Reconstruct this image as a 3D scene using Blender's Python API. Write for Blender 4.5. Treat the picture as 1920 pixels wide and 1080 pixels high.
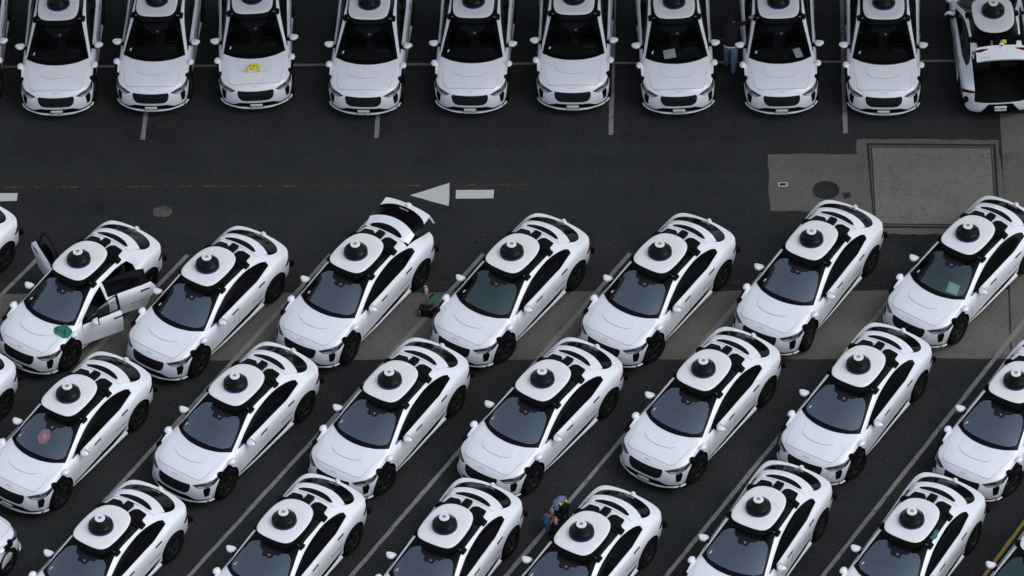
import bpy, bmesh, math, random
import numpy as np
from mathutils import Vector, Matrix
from mathutils.bvhtree import BVHTree
from mathutils.geometry import delaunay_2d_cdt
random.seed(7)
S = bpy.context.scene
for o in list(bpy.data.objects): bpy.data.objects.remove(o)
COL = S.collection
R = math.radians

# ------------------------------------------------------------------ camera
FPX, PITCH, ROLL, AZ, CH, CY = 9044.38, 0.767749, -0.0502585, 0.0671459, 82.4, 84.0
fw = Vector((-math.sin(AZ)*math.cos(PITCH), math.cos(AZ)*math.cos(PITCH), -math.sin(PITCH)))
rt0 = Vector((math.cos(AZ), math.sin(AZ), 0)); up0 = rt0.cross(fw)
rt = rt0*math.cos(ROLL)+up0*math.sin(ROLL); up = up0*math.cos(ROLL)-rt0*math.sin(ROLL)
CPOS = Vector((0, -CY, CH))
cam = bpy.data.cameras.new('camera'); cam.sensor_width = 36; cam.lens = FPX/1920*36
cam.clip_start = 1; cam.clip_end = 2000
camo = bpy.data.objects.new('camera', cam); COL.objects.link(camo); S.camera = camo
camo.matrix_world = Matrix(((rt.x, up.x, -fw.x, CPOS.x), (rt.y, up.y, -fw.y, CPOS.y), (rt.z, up.z, -fw.z, CPOS.z), (0, 0, 0, 1)))
def at(px, py, z=0.0):
    "the point of the lot seen at a photo pixel, at height z"
    d = rt*((px-960)/FPX)-up*((py-540)/FPX)+fw
    return CPOS+d*((z-CH)/d.z)

# ------------------------------------------------------------------ light
SUN_EL, SUN_AZ = R(54), R(346)      # azimuth: direction towards the sun, counter-clockwise from +X
w = bpy.data.worlds.new('World'); S.world = w; w.use_nodes = True
nt = w.node_tree; bg = nt.nodes['Background']
sky = nt.nodes.new('ShaderNodeTexSky'); sky.sky_type = 'NISHITA'; sky.sun_disc = False
sky.sun_elevation = SUN_EL; sky.sun_rotation = math.pi/2-SUN_AZ
sky.air_density = 1.0; sky.dust_density = 1.0; sky.ozone_density = 1.0
hs = nt.nodes.new('ShaderNodeHueSaturation'); hs.inputs['Saturation'].default_value = 0.46
nt.links.new(sky.outputs[0], hs.inputs['Color']); nt.links.new(hs.outputs[0], bg.inputs[0])
bg.inputs[1].default_value = 0.15
sl = bpy.data.lights.new('sun', 'SUN'); sl.energy = 0.7; sl.angle = R(40); sl.color = (1.0, .995, .985)
so = bpy.data.objects.new('sun', sl); COL.objects.link(so)
sd = Vector((math.cos(SUN_AZ)*math.cos(SUN_EL), math.sin(SUN_AZ)*math.cos(SUN_EL), math.sin(SUN_EL)))
so.rotation_euler = sd.to_track_quat('Z', 'Y').to_euler(); so.location = (0, 0, 60)
S.view_settings.view_transform = 'Standard'; S.view_settings.look = 'None'
S.view_settings.exposure = 0.40; S.view_settings.gamma = 1.0; S.view_settings.use_curve_mapping = False
S.render.engine = 'CYCLES'; S.render.resolution_x = 1024; S.render.resolution_y = 576

# ------------------------------------------------------------------ materials
class NT:
    def __init__(s, name):
        s.m = bpy.data.materials.new(name); s.m.use_nodes = True; s.t = s.m.node_tree
        s.b = s.t.nodes['Principled BSDF']; s.out = s.t.nodes['Material Output']
    def n(s, typ, **kw):
        x = s.t.nodes.new(typ)
        for k, v in kw.items():
            if k in x.inputs: x.inputs[k].default_value = v
            else: setattr(x, k, v)
        return x
    def l(s, a, b): s.t.links.new(a, b)
    def coord(s, kind='Object'): return s.n('ShaderNodeTexCoord').outputs[kind]
    def noise(s, vec, scale, detail=4, rough=.55):
        x = s.n('ShaderNodeTexNoise'); x.inputs['Scale'].default_value = scale; x.inputs['Detail'].default_value = detail
        x.inputs['Roughness'].default_value = rough; s.l(vec, x.inputs['Vector']); return x.outputs['Fac']
    def ramp(s, fac, stops):
        x = s.n('ShaderNodeValToRGB'); e = x.color_ramp.elements
        while len(e) < len(stops): e.new(.5)
        for el, (p, c) in zip(e, stops):
            el.position = p; el.color = c if len(c) == 4 else (*c, 1)
        s.l(fac, x.inputs['Fac']); return x.outputs['Color']
    def mix(s, fac, a, b, mode='MIX'):
        x = s.n('ShaderNodeMix', data_type='RGBA', blend_type=mode)
        for i, v in ((0, fac), (6, a), (7, b)):
            if hasattr(v, 'is_output'): s.l(v, x.inputs[i])
            else: x.inputs[i].default_value = v if i == 0 else (*v, 1)
        return x.outputs[2]
    def math(s, op, a, b=0.0, clamp=False):
        x = s.n('ShaderNodeMath', operation=op, use_clamp=clamp)
        for i, v in ((0, a), (1, b)):
            if hasattr(v, 'is_output'): s.l(v, x.inputs[i])
            else: x.inputs[i].default_value = v
        return x.outputs[0]
    def bump(s, h, strength=.3, dist=.01):
        x = s.n('ShaderNodeBump', Strength=strength, Distance=dist); s.l(h, x.inputs['Height']); s.l(x.outputs[0], s.b.inputs['Normal'])
def plain(name, col, rough=.5, metal=0, spec=.5, coat=0):
    k = NT(name); b = k.b
    b.inputs['Base Color'].default_value = (*col, 1); b.inputs['Roughness'].default_value = rough
    b.inputs['Metallic'].default_value = metal; b.inputs['Specular IOR Level'].default_value = spec; b.inputs['Coat Weight'].default_value = coat
    return k.m
def paint_mat():
    k = NT('white_paint'); c = k.coord(); oi = k.n('ShaderNodeObjectInfo')
    mp = k.n('ShaderNodeVectorMath', operation='ADD'); k.l(c, mp.inputs[0])
    sc = k.n('ShaderNodeVectorMath', operation='SCALE'); sc.inputs[0].default_value = (37, 11, 23); k.l(oi.outputs['Random'], sc.inputs['Scale']); k.l(sc.outputs[0], mp.inputs[1])
    v = mp.outputs[0]
    sep = k.n('ShaderNodeSeparateXYZ'); k.l(c, sep.inputs[0])
    low = k.n('ShaderNodeMapRange'); k.l(sep.outputs['Z'], low.inputs[0])
    for i, val in ((1, .95), (2, .25), (3, 0), (4, 1)): low.inputs[i].default_value = val
    n1 = k.noise(v, 5.5, 6, .65); n2 = k.noise(v, 45, 3)
    road = k.math('MULTIPLY', low.outputs[0], k.math('ADD', k.math('MULTIPLY', n1, .55), k.math('MULTIPLY', n2, .55)), True)
    film = k.math('MULTIPLY', k.math('SUBTRACT', k.noise(v, 2.2, 5), .45, True), .35)
    d = k.math('ADD', k.math('MULTIPLY', road, .42), film, True)
    k.l(k.mix(d, (.79, .805, .835), (.33, .32, .30)), k.b.inputs['Base Color'])
    k.b.inputs['Roughness'].default_value = .32; k.b.inputs['Coat Weight'].default_value = .7; k.b.inputs['Coat Roughness'].default_value = .12
    return k.m
def dish_mat():
    k = NT('sensor_white'); oi = k.n('ShaderNodeObjectInfo'); c = k.coord()
    n = k.noise(c, 9, 5); k.l(k.mix(k.math('MULTIPLY', n, .22), (.78, .785, .79), (.45, .43, .40)), k.b.inputs['Base Color'])
    k.b.inputs['Roughness'].default_value = .45; return k.m
def coated_glass(name, refl, see, rough=.06):
    "laminated screen: a dark see-through body with a faint tinted mirror coating"
    k = NT(name); k.t.nodes.remove(k.b)
    tr = k.n('ShaderNodeBsdfTransparent'); tr.inputs['Color'].default_value = (*see, 1)
    gl = k.n('ShaderNodeBsdfGlossy'); gl.inputs['Roughness'].default_value = rough
    c = k.coord(); nz = k.noise(c, 1.4, 3)
    k.l(k.mix(nz, tuple(x*.86 for x in refl), tuple(x*1.12 for x in refl)), gl.inputs['Color'])
    ad = k.n('ShaderNodeAddShader'); k.l(tr.outputs[0], ad.inputs[0]); k.l(gl.outputs[0], ad.inputs[1]); k.l(ad.outputs[0], k.out.inputs['Surface'])
    return k.m
def ground_mat(name, dark, light, warm, scale=1.0, speck=.5, streak=None):
    k = NT(name); c = k.coord()
    big = k.noise(c, .16*scale, 5, .6); mid = k.noise(c, 1.3*scale, 6, .65); fine = k.noise(c, 17, 3, .85); grit = k.noise(c, 60, 2, .7)
    base = k.mix(k.ramp(big, [(.32, (0, 0, 0)), (.70, (1, 1, 1))]), dark, light)
    base = k.mix(k.math('MULTIPLY', k.ramp(mid, [(.48, (0, 0, 0)), (.75, (1, 1, 1))]), .45), base, warm)
    mp = k.n('ShaderNodeMapping'); mp.inputs['Scale'].default_value = (.035, .75, 1); k.l(c, mp.inputs['Vector']); bn = k.noise(mp.outputs[0], 1.0, 3)
    base = k.mix(k.math('MULTIPLY', k.ramp(bn, [(.40, (0, 0, 0)), (.62, (1, 1, 1))]), .35), base, tuple(x*1.12 for x in light))
    st = k.ramp(k.noise(c, .55*scale, 7, .7), [(.56, (0, 0, 0)), (.68, (1, 1, 1))]); base = k.mix(k.math('MULTIPLY', st, .5), base, tuple(x*.62 for x in dark))
    g = k.math('ADD', k.math('MULTIPLY', k.math('SUBTRACT', fine, .5), 3.2*speck), k.math('MULTIPLY', k.math('SUBTRACT', grit, .5), 3.2*speck))
    g = k.math('ADD', g, 1.0); g = k.math('MAXIMUM', g, .3)
    chip = k.ramp(k.noise(c, 21, 1, .5), [(.735, (0, 0, 0)), (.76, (1, 1, 1))]); drip = k.ramp(k.noise(c, 2.6, 2, .5), [(.70, (0, 0, 0)), (.76, (1, 1, 1))])
    base = k.mix(k.math('MULTIPLY', drip, .55), base, tuple(x*.45 for x in dark)); base = k.mix(k.math('MULTIPLY', chip, .5), base, tuple(min(.3, x*4.5) for x in light))
    sc = k.n('ShaderNodeVectorMath', operation='SCALE'); k.l(base, sc.inputs[0]); k.l(g, sc.inputs['Scale'])
    k.l(sc.outputs[0], k.b.inputs['Base Color']); k.b.inputs['Roughness'].default_value = .93; k.b.inputs['Specular IOR Level'].default_value = .15
    k.bump(k.math('ADD', fine, grit), .25, .01)
    return k.m
def worn_paint(name, col, under, wear=.45, scale=6.0, opaque=True):
    k = NT(name); c = k.coord()
    n = k.math('ADD', k.math('MULTIPLY', k.noise(c, scale, 6, .7), .6), k.math('MULTIPLY', k.noise(c, 60, 3, .8), .4))
    f = k.ramp(n, [(wear-.06, (0, 0, 0)), (wear+.05, (1, 1, 1))])
    k.b.inputs['Roughness'].default_value = .85; k.b.inputs['Specular IOR Level'].default_value = .2
    if opaque:
        k.l(k.mix(f, under, col), k.b.inputs['Base Color'])
    else:
        k.b.inputs['Base Color'].default_value = (*col, 1)
        tr = k.n('ShaderNodeBsdfTransparent'); mx = k.n('ShaderNodeMixShader'); k.l(f, mx.inputs[0]); k.l(tr.outputs[0], mx.inputs[1]); k.l(k.b.outputs[0], mx.inputs[2]); k.l(mx.outputs[0], k.out.inputs['Surface'])
    return k.m
def cloth_mat(name, a, b):
    k = NT(name); c = k.coord(); k.l(k.mix(k.noise(c, 14, 5), a, b), k.b.inputs['Base Color']); k.b.inputs['Roughness'].default_value = .9; return k.m
M = dict(
    paint=paint_mat(), dish=dish_mat(),
    black=plain('black_trim', (.004, .004, .005), .6, spec=.08), satin=plain('black_satin', (.004, .004, .005), .45, spec=.08),
    gloss=plain('tinted_glass', (.004, .004, .005), .10, spec=.09), frit=plain('black_glass_border', (.004, .004, .005), .25, spec=.10),
    roofglass=plain('roof_glass', (.004, .004, .005), .15, spec=.16),
    arch=plain('arch_lining', (.008, .008, .008), .9, spec=.1), tyre=plain('tyre_rubber', (.006, .006, .006), .85, spec=.12), rim=plain('wheel_metal', (.012, .012, .013), .5, .3),
    dome=plain('sensor_dome', (.004, .004, .005), .25, spec=.13), blue=plain('navy_ring', (.010, .02, .16), .4), grey=plain('grey_disc', (.25, .25, .25), .5),
    lamp=plain('lamp_lens', (.10, .105, .115), .15, spec=.6), lampdark=plain('lamp_housing', (.012, .012, .014), .25), chrome=plain('lamp_reflector', (.55, .57, .6), .2, .6),
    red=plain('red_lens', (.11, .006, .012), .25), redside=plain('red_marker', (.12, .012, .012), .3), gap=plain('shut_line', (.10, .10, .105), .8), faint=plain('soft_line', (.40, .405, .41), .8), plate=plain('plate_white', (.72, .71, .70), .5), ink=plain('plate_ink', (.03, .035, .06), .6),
    letter=plain('door_lettering', (.14, .145, .15), .6), letterw=plain('window_lettering', (.6, .6, .62), .5), interior=plain('cabin_lining', (.012, .012, .013), .9, spec=.1), seat=plain('seat_leather', (.02, .02, .022), .6),
    dash=plain('dashboard', (.016, .017, .018), .7), sticker=plain('white_sticker', (.6, .62, .62), .6), mask=plain('camera_mask', (.010, .011, .013), .2, spec=.2), dimtag=plain('grey_tag', (.16, .165, .17), .7), bluestk=plain('blue_sticker', (.10, .25, .55), .5), mesh=plain('grille_mesh', (.006, .006, .008), .7, spec=.2),
    glassA=coated_glass('screen_blue_coat', (.165, .195, .228), (.45, .46, .47)), glassB=coated_glass('screen_green_coat', (.094, .126, .130), (.45, .47, .47)),
    glassC=coated_glass('screen_dim_reflection', (.022, .023, .026), (.55, .56, .57)), glassD=coated_glass('door_pane', (.11, .14, .14), (.55, .62, .60)),  # glassC: top-row screens, dark overhead reflection put into a weaker coating colour
    asphalt=ground_mat('asphalt', (.0150, .0167, .0172), (.0280, .0302, .0306), (.034, .034, .033), 1.0, .9),
    concrete=ground_mat('concrete', (.086, .081, .072), (.130, .122, .108), (.076, .070, .060), 1.6, .4),
    slab=ground_mat('slab_concrete', (.125, .118, .108), (.172, .162, .148), (.14, .123, .105), 1.6, .4),
    lane=worn_paint('lane_paint', (.215, .212, .205), (.06, .06, .06), .43), laneb=worn_paint('arrow_paint', (.52, .515, .505), (.14, .14, .14), .36), lanec=worn_paint('faded_lane_paint', (.185, .182, .175), (.125, .12, .11), .44),
    yellow=worn_paint('faded_yellow_paint', (.085, .060, .022), (.02, .02, .02), .52, 3.0, False), yellowb=worn_paint('yellow_paint', (.30, .23, .045), (.12, .10, .05), .38),
    steel=ground_mat('cover_iron', (.020, .020, .021), (.030, .030, .031), (.026, .024, .022), 3, .4), groove=plain('dark_joint', (.012, .012, .012), .9), patch=ground_mat('round_patch', (.05, .045, .042), (.11, .10, .095), (.13, .12, .11), 6, .6),
    green=cloth_mat('green_cloth', (.012, .11, .075), (.02, .19, .13)), ygreen=plain('pale_green_paper', (.55, .80, .68), .7), paper=plain('white_paper', (.75, .80, .78), .7), orange=plain('orange_card', (.85, .22, .10), .6),
    yel=plain('yellow_plastic', (.75, .66, .03), .45), oran=plain('orange_handle', (.55, .22, .02), .5), rag=cloth_mat('blue_rag', (.02, .07, .18), (.05, .14, .28)), bag=cloth_mat('blue_grey_bag', (.05, .09, .20), (.22, .26, .38)), redp=plain('red_plastic', (.42, .03, .03), .5),
    bottle=plain('white_bottle', (.6, .6, .6), .35), wood=plain('brush_wood', (.22, .09, .04), .6), bagk=plain('black_fabric', (.010, .010, .011), .9, spec=.1),
    jeans=cloth_mat('blue_jeans', (.08, .13, .20), (.15, .21, .30)), hoodie=plain('black_hoodie', (.010, .010, .012), .95, spec=.1), shoe=plain('grey_shoe', (.13, .12, .11), .8), skin=plain('skin', (.32, .17, .10), .6), hem=plain('white_hem', (.5, .5, .5), .8))

# ------------------------------------------------------------------ mesh helpers
def link(name, me, parent=None, mats=None):
    o = bpy.data.objects.new(name, me); COL.objects.link(o)
    if parent: o.parent = parent
    if mats is not None:
        me.materials.clear()
        for m in (mats if isinstance(mats, (list, tuple)) else [mats]): me.materials.append(m)
    return o
def tag(o, label=None, cat=None, group=None, kind=None):
    for k, v in (('label', label), ('category', cat), ('group', group), ('kind', kind)):
        if v: o[k] = v
    return o
def from_bm(bm, name, mats, ang=40):
    me = bpy.data.meshes.new(name); bm.normal_update(); bm.to_mesh(me); bm.free()
    for m in (mats if isinstance(mats, (list, tuple)) else [mats]): me.materials.append(m)
    me.polygons.foreach_set('use_smooth', [True]*len(me.polygons)); me.set_sharp_from_angle(angle=R(ang)); return me
def evaluated(o):
    dg = bpy.context.evaluated_depsgraph_get(); dg.update(); e = o.evaluated_get(dg); return bpy.data.meshes.new_from_object(e, depsgraph=dg)
def box(bm, c, s, rot=None, bev=0.0, seg=2, taper=None, mi=0):
    g = bmesh.ops.create_cube(bm, size=1); v = g['verts']
    for p in v:
        q = Vector((p.co.x*s[0], p.co.y*s[1], p.co.z*s[2]))
        if taper and p.co.z > 0: q.x *= taper[0]; q.y *= taper[1]
        p.co = q
    fs = {f for p in v for f in p.link_faces}
    if bev:
        r = bmesh.ops.bevel(bm, geom=list({e for f in fs for e in f.edges}), offset=bev, segments=seg, affect='EDGES', profile=.6)
        v = list({p for f in r['faces'] for p in f.verts} | {p for p in v if p.is_valid})
    m = Matrix.Translation(Vector(c)) @ (rot.to_4x4() if rot else Matrix.Identity(4))
    bmesh.ops.transform(bm, matrix=m, verts=v)
    for f in {f for p in v for f in p.link_faces}: f.material_index = mi
def lathe(bm, prof, c=(0, 0, 0), axis='Z', n=32, mi=0, cap=True):
    c = Vector(c); rings = []
    for r, h in prof:
        ring = []
        for i in range(n):
            a = 2*math.pi*i/n; x, y = r*math.cos(a), r*math.sin(a)
            p = Vector((x, y, h)) if axis == 'Z' else (Vector((x, h, y)) if axis == 'Y' else Vector((h, x, y)))
            ring.append(bm.verts.new(c+p))
        rings.append(ring)
    for a, b in zip(rings, rings[1:]):
        for i in range(n):
            f = bm.faces.new((a[i], a[(i+1) % n], b[(i+1) % n], b[i])); f.material_index = mi
    if cap:
        for rg in (rings[0], rings[-1]): f = bm.faces.new(rg); f.material_index = mi
    bmesh.ops.recalc_face_normals(bm, faces=bm.faces[:])
def tube(bm, pts, r, n=8, mi=0):
    pts = [Vector(p) for p in pts]; rr = r if isinstance(r, (list, tuple)) else [r]*len(pts); rings = []
    for i, p in enumerate(pts):
        d = (pts[min(i+1, len(pts)-1)]-pts[max(i-1, 0)]).normalized(); a = d.orthogonal().normalized(); b = d.cross(a)
        if rings and False: pass
        rings.append([bm.verts.new(p+(a*math.cos(2*math.pi*k/n)+b*math.sin(2*math.pi*k/n))*rr[i]) for k in range(n)])
    for A, B in zip(rings, rings[1:]):
        for k in range(n): bm.faces.new((A[k], A[(k+1) % n], B[(k+1) % n], B[k])).material_index = mi
    for rg in (rings[0], rings[-1]): bm.faces.new(rg).material_index = mi
    bmesh.ops.recalc_face_normals(bm, faces=bm.faces[:])
def smooth(pts, n=4, closed=True):
    "Catmull-Rom through the points"
    P = [np.array(p, float) for p in pts]; out = []; N = len(P)
    for i in range(N if closed else N-1):
        g = (lambda j: P[j % N]) if closed else (lambda j: P[min(max(j, 0), N-1)])
        p0, p1, p2, p3 = g(i-1), g(i), g(i+1), g(i+2)
        for k in range(n):
            t = k/n; out.append(.5*((2*p1)+(-p0+p2)*t+(2*p0-5*p1+4*p2-p3)*t*t+(-p0+3*p1-3*p2+p3)*t**3))
    if not closed: out.append(P[-1])
    return [tuple(p) for p in out]
def rounded(pts, r=.03, n=4):
    "round the corners of a closed polygon"
    out = []; N = len(pts)
    for i in range(N):
        a, b, c = (np.array(pts[(i+k) % N], float) for k in (-1, 0, 1))
        u, v = a-b, c-b; q = min(r, .45*np.linalg.norm(u), .45*np.linalg.norm(v))
        s, e = b+u/np.linalg.norm(u)*q, b+v/np.linalg.norm(v)*q
        for k in range(n+1):
            t = k/n; out.append(tuple((1-t)**2*s+2*t*(1-t)*b+t*t*e))
    return out
def inside(p, poly):
    x, y = p; c = False; j = len(poly)-1
    for i in range(len(poly)):
        xi, yi = poly[i][0], poly[i][1]; xj, yj = poly[j][0], poly[j][1]
        if (yi > y) != (yj > y) and x < (xj-xi)*(y-yi)/(yj-yi)+xi: c = not c
        j = i
    return c
def dens(poly, step):
    out = []
    for a, b in zip(poly, poly[1:]+poly[:1]):
        a, b = np.array(a), np.array(b); n = max(1, int(np.linalg.norm(b-a)/step))
        out += [tuple(a+(b-a)*k/n) for k in range(n)]
    return out
def fill2d(outer, holes=(), step=.05):
    "triangles filling a 2-D outline"
    loops = [dens([tuple(p) for p in outer], step)]+[dens([tuple(p) for p in h], step) for h in holes]
    V, Ed = [], []
    for lp in loops:
        b = len(V); V += lp; Ed += [(b+i, b+(i+1) % len(lp)) for i in range(len(lp))]
    A = np.array(V); lo, hi = A.min(0), A.max(0)
    for i, x in enumerate(np.arange(lo[0], hi[0], step)):
        for y in np.arange(lo[1]+(step/2 if i % 2 else 0), hi[1], step):
            if inside((x, y), loops[0]) and not any(inside((x, y), h) for h in loops[1:]) and ((A-(x, y))**2).sum(1).min() > (.45*step)**2: V.append((x, y))
    v, e, f, *_ = delaunay_2d_cdt([Vector(p) for p in V], Ed, [], 1, 1e-6)
    tris = []
    for t in f:
        c = sum((v[i] for i in t), Vector((0, 0)))/len(t)
        if inside(c, loops[0]) and not any(inside(c, h) for h in loops[1:]): tris.append(list(t))
    return v, tris
BVH = None
def basis(d):
    n = -Vector(d).normalized()
    if abs(n.z) > .9: u = Vector((1, 0, 0))
    else: u = Vector((0, 0, 1)).cross(n)
    u = (u-n*u.dot(n)).normalized(); return n, u, n.cross(u)
def onto(p, n, off):
    h = BVH.ray_cast(p+n*6, -n)
    if h[0] is None: h = BVH.find_nearest(p)
    nn = h[1] if h[1].dot(n) > 0 else n
    return h[0]+nn*off, nn
def drape(name, pts, d, mats, off=.004, depth=.012, holes=(), step=.06, ang=35, rim_mat=0, soft=0):
    "a panel that follows the body: outline of 3-D points seen along d, laid on the body and raised by off"
    n, u, v = basis(d); to2 = lambda p: (Vector(p).dot(u), Vector(p).dot(v))
    V, T = fill2d([to2(p) for p in pts], [[to2(p) for p in h] for h in holes], step)
    bm = bmesh.new(); top, nor = [], []
    for q in V:
        p, nn = onto(u*q.x+v*q.y, n, off); top.append(bm.verts.new(p)); nor.append(nn)
    for t in T:
        try: bm.faces.new([top[i] for i in t])
        except ValueError: pass
    bm.verts.index_update(); bm.normal_update()
    for f in bm.faces:
        if f.normal.dot(n) < 0: f.normal_flip()
    for it in range(soft):
        bmesh.ops.smooth_vert(bm, verts=[x for x in bm.verts if not x.is_boundary], factor=.5, use_axis_x=True, use_axis_y=True, use_axis_z=True)
    if depth:
        be = [e for e in bm.edges if e.is_boundary]; low = {}
        for e in be:
            for x in e.verts:
                if x not in low: low[x] = bm.verts.new(x.co-nor[x.index]*depth)
        for e in be:
            a, b = e.verts; f = e.link_faces[0]; vs = list(f.verts); i = vs.index(a)
            if vs[(i+1) % len(vs)] is b: a, b = b, a
            nf = bm.faces.new((a, b, low[b], low[a])); nf.material_index = rim_mat
    for x in [x for x in bm.verts if not x.link_faces]: bm.verts.remove(x)
    return from_bm(bm, name, mats, ang)
XY = lambda pts, s=1: [(p[0], p[1]*s, 0) for p in pts]
XZ = lambda pts: [(p[0], 0, p[1]) for p in pts]
YZ = lambda pts, s=1: [(0, p[0]*s, p[1]) for p in pts]
mirror_y = lambda half: list(half)+[(p[0], -p[1]) for p in reversed(half) if abs(p[1]) > 1e-6]
DOWN, FRONT, REAR = (0, 0, -1), (-1, 0, 0), (1, 0, 0)
def text_mesh(s, size, bold=.0, spacing=1.0):
    c = bpy.data.curves.new('lettering', 'FONT'); c.body = s; c.size = size; c.align_x = 'CENTER'; c.align_y = 'CENTER'; c.space_character = spacing; c.offset = bold; c.resolution_u = 2
    o = bpy.data.objects.new('tmp', c); COL.objects.link(o); me = evaluated(o); bpy.data.objects.remove(o); return me
def text_on(name, s, size, place, mat, bold=.0, spacing=1.0):
    "letters whose every point goes through place(x, y)"
    me = text_mesh(s, size, bold, spacing)
    for v in me.vertices: v.co = place(v.co.x, v.co.y)
    me.name = name; me.materials.clear(); me.materials.append(mat); me.update(); return me

# ------------------------------------------------------------------ the car: x forward, y to its left, origin on the ground between the axles
def body_cage():
    #      x for side points | y,z of points 2..6 | then (x,y,z) of 7, 8, 9
    st = [
     (None,),
     (1.88, [(.80,.23),(.895,.40),(.925,.63),(.885,.79),(.80,.86)], [(1.93,.62,.90),(2.0,.36,.925),(2.02,0,.935)]),
     (1.50, [(.84,.23),(.925,.42),(.952,.69),(.915,.86),(.83,.945)], [(1.52,.66,.985),(1.56,.38,1.005),(1.57,0,1.015)]),
     (1.08, [(.86,.22),(.925,.42),(.942,.70),(.905,.91),(.825,.985)], [(1.10,.745,1.03),(1.30,.42,1.055),(1.37,0,1.065)]),
     (.72, [(.87,.22),(.915,.42),(.936,.71),(.905,.935),(.825,1.0)], [(.73,.765,1.15),(.82,.39,1.225),(.86,0,1.24)]),
     (.33, [(.87,.22),(.905,.42),(.932,.71),(.905,.945),(.825,1.01)], [(.34,.72,1.30),(.385,.365,1.38),(.40,0,1.40)]),
     (.0, [(.87,.22),(.90,.42),(.930,.71),(.905,.955),(.825,1.02)], [(0,.685,1.41),(.02,.35,1.48),(.03,0,1.50)]),
     (-.45, [(.87,.22),(.90,.42),(.930,.72),(.905,.965),(.82,1.03)], [(-.45,.66,1.46),(-.45,.34,1.54),(-.45,0,1.56)]),
     (-.95, [(.87,.23),(.915,.43),(.942,.73),(.912,.98),(.815,1.055)], [(-.95,.64,1.435),(-.95,.34,1.525),(-.95,0,1.545)]),
     (-1.38, [(.86,.24),(.925,.44),(.957,.74),(.92,.995),(.81,1.09)], [(-1.38,.62,1.38),(-1.38,.34,1.465),(-1.38,0,1.49)]),
     (-1.70, [(.84,.25),(.925,.45),(.962,.75),(.922,1.01),(.815,1.12)], [(-1.70,.63,1.30),(-1.70,.34,1.39),(-1.70,0,1.41)]),
     (-2.00, [(.82,.27),(.91,.46),(.95,.76),(.912,1.01),(.82,1.095)], [(-2.00,.655,1.165),(-2.03,.34,1.24),(-2.04,0,1.255)]),
     (-2.17, [(.79,.28),(.885,.46),(.928,.77),(.895,.985),(.825,1.06)], [(-2.20,.67,1.10),(-2.25,.34,1.125),(-2.27,0,1.135)]),
     (None,)]
    front = [(2.335,0,.22),(2.305,.42,.22),(2.19,.70,.225),(2.07,.845,.36),(2.00,.875,.58),(2.0,.845,.74),(2.055,.77,.78),(2.15,.60,.805),(2.235,.36,.825),(2.265,0,.835)]
    fm = [(2.375,0,.55),(2.345,.38,.545),(2.245,.66,.54),(2.11,.815,.55)]
    rear = [(-2.38,0,.27),(-2.36,.45,.27),(-2.27,.73,.28),(-2.20,.845,.45),(-2.18,.875,.75),(-2.22,.865,.955),(-2.285,.805,1.025),(-2.355,.65,1.055),(-2.40,.33,1.075),(-2.41,0,1.08)]
    rm = [(-2.43,0,.63),(-2.41,.42,.63),(-2.33,.69,.63),(-2.24,.82,.65)]
    T = []
    for i, s in enumerate(st):
        if s[0] is None: T.append(front if i == 0 else rear); continue
        x, side, top = s; T.append([(x,0,side[0][1]-.01),(x,.45,side[0][1]-.01)]+[(x,y,z) for y, z in side]+top)
    bm = bmesh.new(); key = {}
    def vert(p):
        k = tuple(round(c, 4) for c in p)
        if k not in key: key[k] = bm.verts.new(p)
        return key[k]
    fl = lambda p, s: (p[0], p[1]*s, p[2])
    def face(ps, s):
        vs = []
        for p in ps:
            v = vert(fl(p, s))
            if v not in vs: vs.append(v)
        bm.faces.new(vs if s > 0 else vs[::-1])
    for s in (1, -1):
        for A, B in zip(T, T[1:]):
            for j in range(9): face((A[j], B[j], B[j+1], A[j+1]), s)
        for L, m, flip in ((front, fm, 0), (rear, rm, 1)):
            q = []
            for j in range(3):
                q.append((L[j], L[j+1], m[j+1], m[j])); q.append((m[j], m[j+1], L[9-j-1], L[9-j]))
            q.append((L[3], L[4], L[5], L[6], m[3]))
            for f in q: face(f if not flip else f[::-1], s)
    bmesh.ops.recalc_face_normals(bm, faces=bm.faces[:])
    cr = bm.edges.layers.float.new('crease_edge')
    for e in bm.edges:
        k = [tuple(round(c, 3) for c in (v.co.x, abs(v.co.y), v.co.z)) for v in e.verts]
        R9 = [tuple(round(c, 3) for c in p) for p in rear[5:]]
        if k[0] in R9 and k[1] in R9: e[cr] = .55
    me = bpy.data.meshes.new('cage'); bm.to_mesh(me); bm.free(); return me
cage = body_cage(); cob = link('tmp_cage', cage)
sub = cob.modifiers.new('s', 'SUBSURF'); sub.levels = sub.render_levels = 1
target = np.array([v.co[:] for v in cage.vertices]); pos = target.copy()
for it in range(3):                          # let the smooth surface pass near the drawn points
    ev = evaluated(cob); lim = np.array([v.co[:] for v in ev.vertices])[:len(target)]; bpy.data.meshes.remove(ev)
    pos += .6*(target-lim)
    for v, p in zip(cage.vertices, pos): v.co = p
    cage.update()
sub.levels = sub.render_levels = 3
SKIN = evaluated(cob); BVH = BVHTree.FromPolygons([v.co for v in SKIN.vertices], [p.vertices[:] for p in SKIN.polygons])
bpy.data.objects.remove(cob)

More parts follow.
